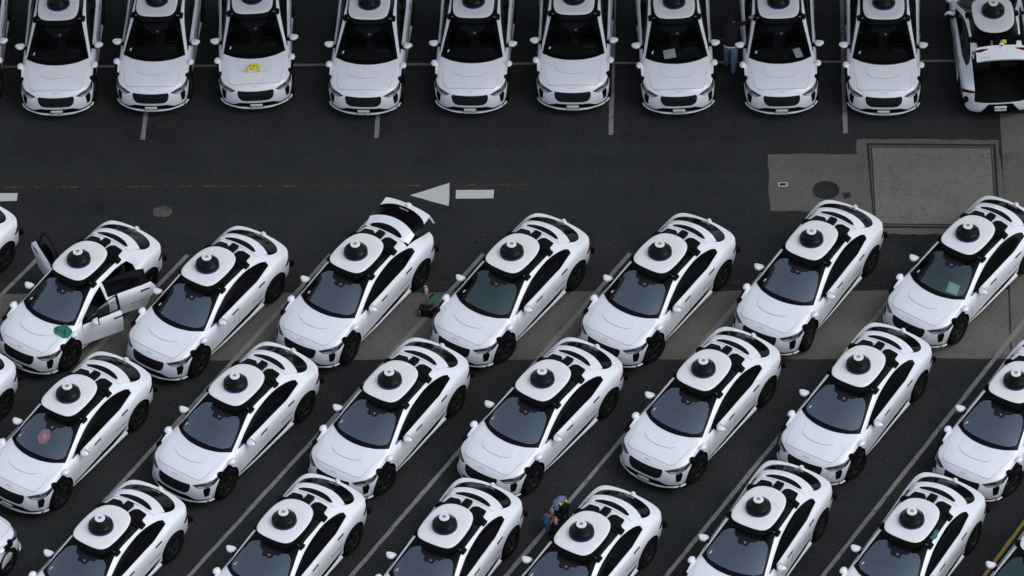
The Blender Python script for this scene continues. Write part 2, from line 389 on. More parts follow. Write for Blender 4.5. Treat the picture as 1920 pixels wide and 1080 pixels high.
# outlines shared by several panels
WS = smooth([(1.385,0),(1.36,.25),(1.27,.52),(1.155,.70),(1.075,.795)], 5, False)+smooth([(1.075,.795),(.72,.722),(.35,.642),(.10,.59)], 3, False)[1:]+[(.06,.57),(.03,.3),(.02,0)]
WS = mirror_y(WS[::-1])
CLEAR = rounded(mirror_y([(.29,0),(.31,.36),(.38,.55),(.62,.645),(.99,.725),(1.14,.60),(1.24,.30),(1.265,0)]), .12, 5)
HOLE = mirror_y([(.25,0),(.25,.48),(.62,.67),(1.0,.745),(1.16,.62),(1.28,.30),(1.31,0)])
HOOD = mirror_y(smooth([(2.20,0),(2.19,.35),(2.13,.60),(2.03,.67)], 4, False)+[(1.7,.715),(1.3,.775),(1.16,.79)]+smooth([(1.16,.775),(1.30,.52),(1.40,.25),(1.42,0)], 4, False))
BELT = lambda x: .985+(.86-x)*.028 if x > -1.0 else 1.037+(-1.0-x)*.18
RAIL = smooth([(.88,.985),(.62,1.135),(.35,1.25),(.05,1.355),(-.3,1.415),(-.65,1.43),(-.95,1.40),(-1.22,1.34),(-1.44,1.27),(-1.53,1.215)], 4, False)
rail_z = lambda x: float(np.interp(-x, [-p[0] for p in RAIL], [p[1] for p in RAIL]))
def dlo(x0, x1):
    xs = np.linspace(x0, x1, 14); up_ = [(x, rail_z(x)) for x in xs]; lo_ = [(x, max(BELT(x), .9)) for x in xs[::-1]]
    out = []
    for p in up_+lo_:
        if not out or math.dist(p, out[-1]) > .012: out.append(p)
    if math.dist(out[0], out[-1]) < .012: out.pop()
    return out
WIN_F, WIN_R = dlo(.87, -.1075), dlo(-.1085, -1.52)
DOOR_F = rounded([(.95,.36),(.99,.62),(.915,.955),(-.105,.995),(-.105,.37)], .05)
DOOR_R = [(-.125,.37),(-.125,1.0),(-1.0,1.028),(-1.24,1.05),(-1.33,.96)]+[(-1.56+.475*math.cos(R(a)), .385+.475*math.sin(R(a))) for a in (62, 48, 34, 20, 8)]+[(-1.04,.37)]
def wheel_parts():
    bm = bmesh.new(); prof = [(.245,-.105),(.30,-.125),(.355,-.122),(.378,-.09),(.385,-.05),(.385,.05),(.378,.09),(.355,.122),(.30,.125),(.245,.105)]
    lathe(bm, prof, axis='Y', n=40, cap=False); ty = from_bm(bm, 'tyre', M['tyre'])
    bm = bmesh.new(); lathe(bm, [(.248,-.10),(.248,.098),(.236,.098),(.225,.055),(.06,.045),(.05,.07),(.0,.075)], axis='Y', n=40, cap=False)
    for k in range(5):
        for e in (-.16, .16):
            a = 2*math.pi*k/5+e; rot = Matrix.Rotation(a, 3, 'Y')
            box(bm, rot @ Vector((0, .075, .145)), (.035, .03, .19), rot, .006, 1)
    bmesh.ops.remove_doubles(bm, verts=bm.verts[:], dist=1e-5); rm_ = from_bm(bm, 'rim', M['rim'])
    return ty, rm_
def shell(name, mat, keep_windows=True, cuts=(), thick=0):
    "the painted body with its wheel arches cut, and the screen opening"
    me = SKIN.copy(); me.materials.clear(); me.materials.append(mat); me.materials.append(M['arch'])
    o = link('tmp_body', me); tmp = [o]
    def cutter(bm):
        cm = bpy.data.meshes.new('c'); bmesh.ops.recalc_face_normals(bm, faces=bm.faces[:]); bm.to_mesh(cm); bm.free()
        cm.materials.append(mat); cm.materials.append(M['arch']); cm.polygons.foreach_set('material_index', [1]*len(cm.polygons))
        c = link('tmp_cut', cm); tmp.append(c); md = o.modifiers.new('b', 'BOOLEAN'); md.object = c; md.operation = 'DIFFERENCE'; md.solver = 'EXACT'
    for x in (1.48, -1.56):
        for s in (1, -1):
            bm = bmesh.new(); lathe(bm, [(.445, .56), (.445, 1.3)], (x, 0, .385), 'Y', 48)
            if s < 0:
                for v in bm.verts: v.co.y *= -1
            cutter(bm)
    for poly, y0, y1 in cuts:
        bm = bmesh.new(); a = [bm.verts.new((x, y0, z)) for x, z in poly]; b = [bm.verts.new((x, y1, z)) for x, z in poly]
        bm.faces.new(a); bm.faces.new(b[::-1])
        for i in range(len(a)): bm.faces.new((a[i], a[i-1], b[i-1], b[i]))
        cutter(bm)
    r = evaluated(o)
    for t in tmp: bpy.data.objects.remove(t)
    bm = bmesh.new(); bm.from_mesh(r)
    kill = [f for f in bm.faces if f.normal.z > .3 and f.material_index == 0 and .2 < f.calc_center_median().x < 1.3 and inside(f.calc_center_median().xy, HOLE)]
    bmesh.ops.delete(bm, geom=kill, context='FACES')
    return from_bm(bm, name, [mat, M['arch']], 32)
def lining():
    "dark inside of the cabin, just under the skin"
    bm = bmesh.new(); bm.from_mesh(SKIN)
    kill = [f for f in bm.faces if not (-1.6 < f.calc_center_median().x < 1.35) or f.calc_center_median().z < (.45 if -1.0 < f.calc_center_median().x < .98 else .92) or (f.normal.z > .3 and inside(f.calc_center_median().xy, HOLE) and f.calc_center_median().x > .2)]
    bmesh.ops.delete(bm, geom=kill, context='FACES')
    for v in bm.verts: v.co = Vector((v.co.x, v.co.y*.965, v.co.z-.03))
    for f in bm.faces: f.normal_flip()
    return from_bm(bm, 'cabin_lining', M['interior'])

PARTS = []          # (name, mesh, parent index or None, key)
def part(name, me, parent=None, key=''):
    PARTS.append((name, me, parent, key)); return len(PARTS)-1
TRUNK = [(-1.40,1.8),(-2.8,1.8),(-2.8,.65),(-1.0,.62),(-1.0,1.22),(-1.40,1.34)]
def opening(door, win, grow=.0):
    lo = [p for p in door if p[1] < .94]; return door[:0]+lo
OPEN_F = [(.93,.36),(.97,.62),(.90,.95)]+[(x, rail_z(x)-.02) for x in (.7,.45,.2,.0,-.08)]+[(-.09,.36)]
OPEN_R = [(-.17,.36),(-.17,1.40)]+[(x, rail_z(x)-.02) for x in (-.4,-.7,-.95,-1.15)]+[(-1.27,1.18),(-1.25,.96)]+[(-1.56+.49*math.cos(R(a)), .385+.49*math.sin(R(a))) for a in (60, 45, 30, 15, 4)]+[(-1.05,.36)]
part('body', shell('body', M['paint']), key='std')
part('body', shell('body', M['paint'], cuts=[(TRUNK, -.66, .66)]), key='trunk')
part('body', shell('body', M['paint'], cuts=[(OPEN_F, .12, 1.4), (OPEN_R, .12, 1.4), (OPEN_R, -1.4, -.12)]), key='doors')
part('cabin_lining', lining(), key='!doors')
# hood and its raised centre
h = part('hood', drape('hood', XY(HOOD), DOWN, [M['paint'], M['gap']], .005, .016, rim_mat=1))
SC = smooth([(1.40,.44),(1.60,.435),(1.72,.36),(1.79,.18),(1.805,0)], 4, False)
part('hood_scoop', drape('hood_scoop', XY(mirror_y(SC[::-1]+[(1.415,.25)])), DOWN, M['paint'], .017, .02, ang=50), h)
LIP = smooth([(1.66,.425),(1.745,.34),(1.80,.18),(1.82,0)], 4, False); SHADE_IN = [(p[0]-.022, p[1]-.004) for p in LIP]
lp = [(a, b) for a, b in LIP]+[(a, -b) for a, b in LIP[-2::-1]]; li = [(a, max(b, 0)) for a, b in SHADE_IN]+[(a, -max(b, 0)) for a, b in SHADE_IN[-2::-1]]
part('scoop_shade', drape('scoop_shade', XY(lp+li[::-1]), DOWN, M['faint'], .0085, .004, step=.03), h)  # grey strip paints the soft shade along the scoop's front step
part('hood_lettering', text_on('hood_lettering', 'JAGUAR', .032, lambda x, y: onto(Vector((2.235-y*1.1, x, 0)), Vector((0, 0, 1)), .004)[0], M['letter'], 0, 1.5))
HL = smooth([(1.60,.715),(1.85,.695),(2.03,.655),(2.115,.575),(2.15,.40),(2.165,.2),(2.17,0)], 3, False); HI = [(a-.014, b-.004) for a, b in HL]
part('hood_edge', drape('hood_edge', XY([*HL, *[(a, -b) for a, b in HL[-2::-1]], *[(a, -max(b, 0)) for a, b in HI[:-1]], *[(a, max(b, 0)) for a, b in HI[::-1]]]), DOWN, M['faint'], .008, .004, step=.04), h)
# screens and glass
for key, gm in (('gA', 'glassA'), ('gB', 'glassB'), ('gC', 'glassC')):
    ws = part('windshield', drape('windshield', XY(CLEAR), DOWN, M[gm], .004, 0, soft=12), key=key)
    part('black_border', drape('black_border', XY(WS), DOWN, M['frit'], .007, .01, holes=[XY(CLEAR)]), ws, key)
MASK = rounded(mirror_y([(.27,0),(.27,.34),(.40,.30),(.47,.25),(.50,.14),(.59,.13),(.63,.06),(.60,0)]), .015, 2)
cm0 = part('camera_mask', drape('camera_mask', XY(MASK), DOWN, M['mask'], .0075, 0, step=.05))
part('white_tag', drape('white_tag', XY([(.585,.05),(.525,.005),(.525,.09)]), DOWN, M['dimtag'], .011, 0), cm0)
for s in (1, -1):
    lr = 'L' if s > 0 else 'R'
    part('side_window', drape('side_window', XZ(WIN_F), (0, -s, 0), M['gloss'], .006, .01), key='win'+lr+'F')
    part('side_window', drape('side_window', XZ(WIN_R), (0, -s, 0), M['gloss'], .006, .01), key='win'+lr+'R')
    d1 = part('door', drape('door', XZ(DOOR_F), (0, -s, 0), [M['paint'], M['gap']], .004, .014, rim_mat=1), key='door'+lr+'F')
    d2 = part('door', drape('door', XZ(DOOR_R), (0, -s, 0), [M['paint'], M['gap']], .004, .014, rim_mat=1), key='door'+lr+'R')
    for d, hx, hz, kk in ((d1, -.0, .865, 'F'), (d2, -1.06, .925, 'R')):
        bm = bmesh.new(); p, n = onto(Vector((hx, 0, hz)), Vector((0, s, 0)), .004)
        box(bm, p, (.24, .014, .050), Matrix.Rotation(R(2.5), 3, 'Y'), .004, 1); me = from_bm(bm, 'door_handle', M['black']); part('door_handle', me, d, 'door'+lr+kk)
        bm = bmesh.new(); p, n = onto(Vector((hx, 0, hz-.030)), Vector((0, s, 0)), .010)
        box(bm, p, (.22, .012, .018), Matrix.Rotation(R(2.5), 3, 'Y'), .004, 1); part('handle_bar', from_bm(bm, 'handle_bar', M['paint']), d, 'door'+lr+kk)
    part('lettering', text_on('lettering', 'WAYMO', .075, lambda x, y: onto(Vector((-.86-s*x, 0, .625+y+.04*(s*x))), Vector((0, s, 0)), .007)[0], M['letter'], .002, 1.75), d2, 'door'+lr+'R')
    # black wedge along the sill
    part('sill_trim', drape('sill_trim', XZ([(.98,.352),(.3,.378),(-.5,.412),(-1.07,.465),(-1.07,.44),(-.8,.345),(-.5,.295),(.3,.280),(.98,.325)]), (0, -s, 0), M['black'], .006, .01, step=.05))
    bm = bmesh.new(); tube(bm, [(1.0, s*.86, .215), (.4, s*.882, .21), (-.4, s*.888, .215), (-1.05, s*.91, .25)], [.025, .03, .034, .05], 8); part('side_skirt', from_bm(bm, 'side_skirt', M['paint']))
    # head and tail lamps
    hl = [(2.235,s*.50,0.747),(2.17,s*.62,0.782),(2.05,s*.77,0.807),(1.90,s*.865,0.832),(1.76,s*.92,0.857),(1.80,s*.935,0.792),(1.93,s*.895,0.722),(2.06,s*.81,0.684),(2.19,s*.64,0.672)]
    dd = (-.72, -.55*s, -.42)
    lp_ = part('headlight', drape('headlight', hl, dd, M['lampdark'], .005, .012, step=.04))
    part('lamp_strip', drape('lamp_strip', [(2.20,s*.60,0.714),(2.08,s*.775,0.730),(1.95,s*.875,0.764),(1.96,s*.88,0.740),(2.09,s*.785,0.700),(2.19,s*.63,0.684)], dd, M['chrome'], .009, .006, step=.03), lp_)
    part('lens', drape('lens', [(2.05,s*.76,0.794),(1.90,s*.855,0.820),(1.84,s*.885,0.827),(1.92,s*.87,0.787),(2.06,s*.78,0.757)], dd, M['lamp'], .009, .006, step=.03), lp_)
    part('side_marker', drape('side_marker', [(1.81,s*.915,0.844),(1.775,s*.925,0.850),(1.80,s*.935,0.817),(1.85,s*.92,0.807)], dd, M['redside'], .010, .006, step=.03), lp_)
    part('taillight', drape('taillight', [(-2.33,s*.64,.995),(-2.28,s*.74,.995),(-2.20,s*.84,.965),(-2.10,s*.91,.91),(-1.97,s*.95,.80),(-2.06,s*.935,.77),(-2.16,s*.90,.835),(-2.25,s*.82,.89),(-2.34,s*.66,.935)], (.72, -.62*s, -.25), M['red'], .006, .012, step=.04), key='taillight')
    # front air intake and the black rear corner sensor
    part('air_intake', drape('air_intake', rounded([(2.16,s*.755,.665),(2.06,s*.872,.685),(2.05,s*.878,.60),(2.09,s*.85,.45),(2.16,s*.77,.44)], .02), (-.8, -.45*s, 0), M['black'], .004, .01, step=.04))
    bm = bmesh.new(); box(bm, (-2.235, s*.845, .66), (.27, .10, .15), Matrix.Rotation(R(-48*s), 3, 'Z'), .035, 2); part('corner_sensor', from_bm(bm, 'corner_sensor', M['black']))
    # wing mirror
    bm = bmesh.new(); q = Matrix.Rotation(R(-16*s), 3, 'Z') @ Matrix.Rotation(R(6*s), 3, 'X')
    bmesh.ops.create_uvsphere(bm, u_segments=16, v_segments=10, radius=1)
    for v in bm.verts:
        x, y, z = v.co; f = lambda t, k: math.copysign(abs(t)**k, t)
        x = f(x, .75); y = f(y, .7); z = f(z, .75)
        if x < -.25: x = -.25
        v.co = q @ Vector((x*.12, y*.128*(1-.35*max(0, x)), z*.060))+Vector((.58, s*1.01, 1.045))
    mi_ = part('mirror', from_bm(bm, 'mirror', M['paint']), key='mir'+lr)
    bm = bmesh.new(); box(bm, (.60, s*.92, .985), (.12, .14, .05), None, .015, 1); box(bm, q @ Vector((-.045, 0, 0))+Vector((.575, s*1.0, 1.03)), (.03, .20, .10), q, .008, 1)
    part('mirror_base', from_bm(bm, 'mirror_base', M['black']), mi_, 'mir'+lr)
    # sensor pod on the front wing: white cap and shell, black outer window
    bm = bmesh.new()
    box(bm, (1.42, s*.895, .89), (.40, .10, .10), Matrix.Rotation(R(14), 3, 'Y') @ Matrix.Rotation(R(-4*s), 3, 'Z'), .04, 3)
    bmesh.ops.create_uvsphere(bm, u_segments=14, v_segments=8, radius=1, matrix=Matrix.Translation((1.275, s*.955, .965)) @ Matrix.Diagonal((.11, .085, .065, 1)))
    fs = part('fender_sensor', from_bm(bm, 'fender_sensor', M['paint']))
    bm = bmesh.new(); box(bm, (1.49, s*.94, .855), (.36, .085, .13), Matrix.Rotation(R(15), 3, 'Y') @ Matrix.Rotation(R(-4*s), 3, 'Z'), .025, 2)
    lathe(bm, [(.0, -.08), (.062, -.08), (.07, -.06), (.07, .045), (.06, .06), (.0, .062)], (1.68, s*.915, .845), 'Z', 16, cap=False)
    part('sensor_window', from_bm(bm, 'sensor_window', M['satin']), fs)
# small blue and white stickers low on the corner of the side glass
for s in (1,):
    part('sticker', drape('sticker', XZ([(.80,.995),(.80,1.03),(.735,1.045),(.735,1.0)]), (0, -s, 0), M['bluestk'], .009, 0), key='winLF')
# roof, spoiler, rear glass
part('roof_panel', drape('roof_panel', XY(rounded(mirror_y([(.015,0),(.015,.595),(-.5,.60),(-1.0,.58),(-1.06,0)]), .03)), DOWN, M['roofglass'], .006, .012))
SPO = mirror_y(smooth([(-1.40,0),(-1.40,.3),(-1.385,.56)], 3, False)+smooth([(-1.40,.575),(-1.55,.60),(-1.685,.65)], 3, False)[1:]+smooth([(-1.69,.645),(-1.785,.44),(-1.85,.22),(-1.87,0)], 4, False))
sp = part('spoiler', drape('spoiler', XY(SPO), DOWN, [M['paint'], M['paint']], .026, .035, ang=50), key='lid')
SLOT = smooth([(-1.45,0),(-1.445,.2),(-1.43,.36),(-1.435,.425),(-1.48,.455),(-1.565,.33),(-1.615,.16),(-1.628,0),(-1.615,-.16),(-1.565,-.33),(-1.48,-.455),(-1.435,-.425),(-1.43,-.36),(-1.445,-.2)], 3)
part('spoiler_slot', drape('spoiler_slot', XY(SLOT), DOWN, M['black'], .030, .008, step=.035), sp, 'lid')
RW = mirror_y(smooth([(-1.82,0),(-1.80,.22),(-1.735,.45),(-1.665,.62)], 3, False)+smooth([(-1.66,.645),(-1.82,.70),(-2.01,.695),(-2.165,.56),(-2.265,.30),(-2.30,0)], 4, False))
rw = part('rear_window', drape('rear_window', XY(RW), DOWN, M['gloss'], .005, .01), key='lid')
part('lettering', text_on('lettering', 'WAYMO', .055, lambda x, y: onto(Vector((-2.215+y, -x, 0)), Vector((0, 0, 1)), .010)[0], M['letterw'], .001, 1.4), rw, 'lid')
bm = bmesh.new(); lathe(bm, [(.0, .085), (.035, .083), (.055, .06), (.062, 0), (.062, -.07)], (-2.375, 0, 1.075), 'Z', 18, cap=False); box(bm, (-2.425, 0, 1.02), (.05, .085, .13), None, .02, 2)
kn = part('rear_camera', from_bm(bm, 'rear_camera', M['dish']), key='lid')
bm = bmesh.new(); box(bm, (-2.453, 0, 1.04), (.012, .05, .04), None, .006, 1); part('lens', from_bm(bm, 'lens', M['satin']), kn, 'lid')
part('boot_lettering', text_on('boot_lettering', 'I-PACE', .05, lambda x, y: onto(Vector((0, .43-x, .74+y)), Vector((-1, 0, 0)), .006)[0], M['letter'], .001, 1.6), key='lid')
# black bumper inset at the rear with white corners, plate
part('rear_bumper', drape('rear_bumper', YZ(rounded([(-.31,.60),(.31,.60),(.40,.45),(.52,.27),(-.52,.27),(-.40,.45)], .03)), REAR, M['black'], .006, .01))
def plate(x, z, s, name='license_plate'):
    bm = bmesh.new(); box(bm, (x, 0, z), (.014, .31, .155), None, .012, 2); return from_bm(bm, name, M['plate'])
part('license_plate', plate(-2.455, .47, -1), key='plateR'); part('license_plate', plate(2.405, .335, 1), key='plateF')
# front: grille, lower intake, splitter
GR = rounded([(-.445,.765),(.445,.765),(.468,.71),(.445,.58),(.35,.505),(-.35,.505),(-.445,.58),(-.468,.71)], .05, 5)
g_ = part('grille', drape('grille', YZ(GR), FRONT, M['mesh'], .004, .01, step=.05))
GI = [(y*1.045, (z-.635)*1.10+.635) for y, z in GR]
part('grille_surround', drape('grille_surround', YZ(GI), FRONT, M['paint'], .012, .016, holes=[YZ(GR)], step=.04), g_)
bm = bmesh.new(); p, n = onto(Vector((0, 0, .665)), Vector((1, 0, 0)), .008); lathe(bm, [(.0, 0), (.048, 0), (.048, .008), (.04, .014), (.0, .016)], (p.x, 0, .665), 'X', 20, cap=False); part('badge', from_bm(bm, 'badge', M['rim']), g_)
part('lower_intake', drape('lower_intake', YZ([(-.42,.445),(.42,.445),(.60,.36),(.84,.355),(.84,.325),(.55,.310),(-.55,.310),(-.84,.325),(-.84,.355),(-.60,.36)]), FRONT, M['black'], .005, .01, step=.05))
bm = bmesh.new(); tube(bm, smooth([(1.97,.905,.295),(2.09,.845,.285),(2.215,.69,.275),(2.335,.42,.268),(2.375,.2,.265),(2.382,0,.265),(2.375,-.2,.265),(2.335,-.42,.268),(2.215,-.69,.275),(2.09,-.845,.285),(1.97,-.905,.295)], 3, False), .022, 8); part('front_splitter', from_bm(bm, 'front_splitter', M['paint']))
# wheels
ty, rm_ = wheel_parts()
for x in (1.48, -1.56):
    for s in (1, -1):
        wt = part('tyre', ty, key=f'wheel:{x}:{s}'); part('rim', rm_, wt)
# cabin
bm = bmesh.new(); box(bm, (1.0, 0, .88), (.62, 1.42, .22), Matrix.Rotation(R(4), 3, 'Y'), .06, 2); box(bm, (.74, .37, 1.0), (.18, .36, .08), None, .03, 1); part('dashboard', from_bm(bm, 'dashboard', M['dash']))
bm = bmesh.new(); lathe(bm, [(.165, -.012), (.18, 0), (.165, .012), (.15, 0), (.165, -.012)], (0, 0, 0), 'X', 24, cap=False); bmesh.ops.transform(bm, matrix=Matrix.Translation((.60, .37, .98)) @ Matrix.Rotation(R(25), 4, 'Y'), verts=bm.verts[:]); part('steering_wheel', from_bm(bm, 'steering_wheel', M['seat']))
for x in (-.05, -.92):
    for s in (1, -1):
        bm = bmesh.new(); box(bm, (x+.18, s*.37, .56), (.52, .50, .16), None, .06, 2); box(bm, (x-.14, s*.37, .86), (.15, .48, .60), Matrix.Rotation(R(-14), 3, 'Y'), .06, 2); box(bm, (x-.25, s*.37, 1.20), (.09, .26, .16), Matrix.Rotation(R(-10), 3, 'Y'), .035, 2)
        part('seat', from_bm(bm, 'seat', M['seat']))
bm = bmesh.new(); box(bm, (.34, 0, 1.355), (.26, .22, .06), Matrix.Rotation(R(22), 3, 'Y'), .02, 1); box(bm, (.42, .05, 1.30), (.05, .22, .06), Matrix.Rotation(R(22), 3, 'Y'), .02, 1)
cm_ = part('mirror_housing', from_bm(bm, 'mirror_housing', M['interior']))
part('screen_sticker', drape('screen_sticker', XY([(1.02,-.63),(.95,-.615),(.95,-.575),(1.02,-.59)]), DOWN, M['sticker'], .012, 0), key='stk')
# roof sensor unit
_d = [(.38,0),(.37,.22),(.325,.385),(.205,.48),(.0,.518),(-.3,.522),(-.58,.49),(-.80,.395),(-.925,.225),(-.965,0)]
DISH = smooth(_d+[(x, -y) for x, y in _d[-2:0:-1]], 4)
def rings(bm, levels, cap_top=True, mi=0):
    rs = []
    for k, z, dx, bulge in levels:
        rs.append([bm.verts.new((-.25+(x+.25)*k+dx, y*k, z+bulge*0)) for x, y in DISH])
    for A, B in zip(rs, rs[1:]):
        for i in range(len(A)): bm.faces.new((A[i], A[(i+1) % len(A)], B[(i+1) % len(B)], B[i])).material_index = mi
    if cap_top: bm.faces.new(rs[-1]).material_index = mi
    return rs
bm = bmesh.new(); rings(bm, [(.965,1.708,0,0),(.998,1.712,0,0),(1.004,1.720,0,0),(.992,1.729,0,0),(.90,1.741,0,0),(.70,1.752,0,0),(.50,1.758,0,0)]); bmesh.ops.recalc_face_normals(bm, faces=bm.faces[:])
ds = part('roof_sensor', from_bm(bm, 'roof_sensor', M['dish'], 50))
bm = bmesh.new(); rings(bm, [(.985,1.52,.02,0),(1.005,1.57,.025,0),(.985,1.63,.01,0),(.955,1.70,0,0)]); bmesh.ops.recalc_face_normals(bm, faces=bm.faces[:]); part('sensor_base', from_bm(bm, 'sensor_base', M['black']), ds)
DX = -.205
bm = bmesh.new(); lathe(bm, [(.325,1.750),(.322,1.764),(.29,1.768)], (DX, 0, 0), n=40, cap=False); part('sensor_ring', from_bm(bm, 'sensor_ring', M['dish']), ds)
bm = bmesh.new(); lathe(bm, [(.297,1.762),(.297,1.788),(.288,1.80)], (DX, 0, 0), n=40); part('blue_band', from_bm(bm, 'blue_band', M['blue']), ds)
bm = bmesh.new(); lathe(bm, [(.287,1.775),(.291,1.83),(.285,1.875),(.266,1.90),(.24,1.915),(.215,1.945),(.185,1.985),(.158,2.02),(.138,2.042),(.06,2.05)], (DX, 0, 0), n=40); part('dome', from_bm(bm, 'dome', M['dome'], 30), ds)
bm = bmesh.new(); lathe(bm, [(.112,2.044),(.120,2.052),(.120,2.068),(.112,2.077),(.05,2.080)], (DX, 0, 0), n=28); part('dome_cap', from_bm(bm, 'dome_cap', M['dish']), ds)
bm = bmesh.new(); lathe(bm, [(.048,2.079),(.046,2.084),(.03,2.085)], (DX, 0, 0), n=20); part('cap_disc', from_bm(bm, 'cap_disc', M['grey']), ds)
for s in (1, -1):
    for x, y, z in ((.04, .625, 1.465), (-.93, .61, 1.49)):
        bm = bmesh.new(); box(bm, (x, s*y, z), (.15, .10, .10), Matrix.Rotation(R(-18*s), 3, 'X'), .025, 2); box(bm, (x*1.0-.02, s*(y-.10), z+.06), (.10, .2, .05), None, .015, 1); part('sensor_foot', from_bm(bm, 'sensor_foot', M['black']), ds)
    part('rear_fairing', drape('rear_fairing', XY(rounded([(-.80,.565),(-1.02,.565),(-1.06,.50),(-1.265,.475),(-1.285,.24),(-1.21,.155),(-1.0,.135),(-.80,.14)], .03), s), DOWN, M['satin'], .035, .04), ds)
bm = bmesh.new(); box(bm, (-1.15, 0, 1.585), (.36, .19, .11), Matrix.Rotation(R(-6), 3, 'Y'), .035, 3); part('rear_sensor', from_bm(bm, 'rear_sensor', M['satin']), ds)
# opened tailgate: the tail panel of the shell as its own piece
def lid_mesh():
    bm = bmesh.new(); bm.from_mesh(SKIN)
    for co, no in (((-1.42,0,0),(1,0,0)), ((0,.655,0),(0,1,0)), ((0,-.655,0),(0,-1,0)), ((0,0,.655),(0,0,-1))):
        bmesh.ops.bisect_plane(bm, geom=bm.verts[:]+bm.edges[:]+bm.faces[:], plane_co=co, plane_no=no, clear_outer=True)
    bm.normal_update(); fs = bm.faces[:]; vs = bm.verts[:]; dup = {v: bm.verts.new(v.co-v.normal*.05) for v in vs}
    for f in fs:
        nf = bm.faces.new([dup[v] for v in reversed(f.verts)]); nf.material_index = 1
    for e in [e for e in bm.edges if e.is_boundary and e.verts[0] in dup and e.verts[1] in dup]:
        a, b = e.verts; f = bm.faces.new((a, b, dup[b], dup[a])); f.material_index = 0
    bmesh.ops.recalc_face_normals(bm, faces=bm.faces[:]); return from_bm(bm, 'tailgate', [M['paint'], M['interior']], 32)
part('tailgate', lid_mesh(), key='tailgate')
for s in (1, -1):
    part('lid_lamp', drape('lid_lamp', [(-2.34,s*.33,.985),(-2.28,s*.50,1.0),(-2.22,s*.645,.99),(-2.22,s*.645,.92),(-2.28,s*.52,.91),(-2.34,s*.38,.955)], (1, 0, 0), M['red'], .006, .01, step=.04), key='lidlamp')
# inner side of an opened door: trim and window frame
def open_door_extra(s, door, win, lr, fr):
    k = f'open{lr}{fr}'; di = [i for i, p in enumerate(PARTS) if p[3] == 'door'+lr+fr and p[0] == 'door'][0]
    me = drape('door_trim', XZ(door), (0, -s, 0), M['interior'], -.07, -.07, step=.08); part('door_trim', me, di, k)
    big = win; c = np.mean(np.array(win), axis=0); sm = [tuple(c+(np.array(p)-c)*.86) for p in win]
    part('window_frame', drape('window_frame', XZ(win), (0, -s, 0), M['black'], .004, .03, holes=[XZ(sm)]), di, k)
    part('door_pane', drape('door_pane', XZ(sm), (0, -s, 0), M['glassD' if fr == 'F' else 'gloss'], -.008, 0), di, k)
WIN_RD = [p for p in dlo(-.115, -1.16)]
open_door_extra(1, DOOR_F, WIN_F, 'L', 'F'); open_door_extra(1, DOOR_R, WIN_RD, 'L', 'R'); open_door_extra(-1, DOOR_R, WIN_RD, 'R', 'R')
PLATES = {}
def plate_letters(s, front):
    if front: return text_on('lettering', s, .085, lambda x, y: Vector((2.4135, x, .328+y*1.1)), M['ink'], .002, 1.05)
    return text_on('lettering', s, .085, lambda x, y: Vector((-2.4635, -x, .463+y*1.1)), M['ink'], .002, 1.05)
PIV = Vector((-1.42, 0, 1.47))
DOOR_HINGE = {'LF': (.96, .90), 'LR': (-.13, .91), 'RR': (-.13, -.91), 'RF': (.96, -.90)}
def make_car(pos, yaw, label, group, glass='gA', trunk=0, doors=None, plates=None, sticker=True, zrot=0):
    root = bpy.data.objects.new('car', None); COL.objects.link(root); root.location = (pos[0], pos[1], 0); root.rotation_euler = (0, 0, yaw)
    root.empty_display_size = .5; tag(root, label, 'car', group)
    doors = doors or {}; made = {}
    lidM = Matrix.Translation(PIV) @ Matrix.Rotation(trunk, 4, 'Y') @ Matrix.Translation(-PIV)
    for i, (name, me, par, key) in enumerate(PARTS):
        m = None
        if key == 'std' and (trunk or doors): continue
        if key == 'trunk' and not trunk: continue
        if key == 'doors' and not doors: continue
        if key == '!doors' and doors: continue
        if key in ('gA', 'gB', 'gC') and key != glass: continue
        if key == 'stk' and not sticker: continue
        if key in ('tailgate', 'lidlamp') and not trunk: continue
        if key == 'plateF' and not (plates and plates[0]): continue
        if key == 'plateR' and not (plates and plates[1]): continue
        if key.startswith('win') and key[3:] in doors: continue
        if key.startswith('open') and key[4:] not in doors: continue
        if key in ('lid', 'tailgate', 'lidlamp') and trunk and par is None: m = lidM
        if (key.startswith('door') and key[4:] in doors and par is None) or (key.startswith('mir') and key[3:]+'F' in doors and par is None):
            k = key[4:] if key.startswith('door') else key[3:]+'F'; hx, hy = DOOR_HINGE[k]
            m = Matrix.Translation((hx, hy, 0)) @ Matrix.Rotation(doors[k], 4, 'Z') @ Matrix.Translation((-hx, -hy, 0))
        if par is not None and par not in made: continue
        o = bpy.data.objects.new(name, me); COL.objects.link(o); made[i] = o
        o.parent = root if par is None else made[par]
        if key.startswith('wheel:'):
            _, x, s = key.split(':'); s = int(s); turn = zrot if float(x) > 0 else 0
            o.matrix_local = Matrix.Translation((float(x), s*.835, .385)) @ Matrix.Rotation(turn+(0 if s > 0 else math.pi), 4, 'Z')
        elif m is not None: o.matrix_local = m
        if key == 'plateF' or key == 'plateR':
            s = plates[0 if key == 'plateF' else 1]
            if s not in PLATES: PLATES[s] = plate_letters(s, key == 'plateF')
            t = bpy.data.objects.new('lettering', PLATES[s]); COL.objects.link(t); t.parent = o
    return root

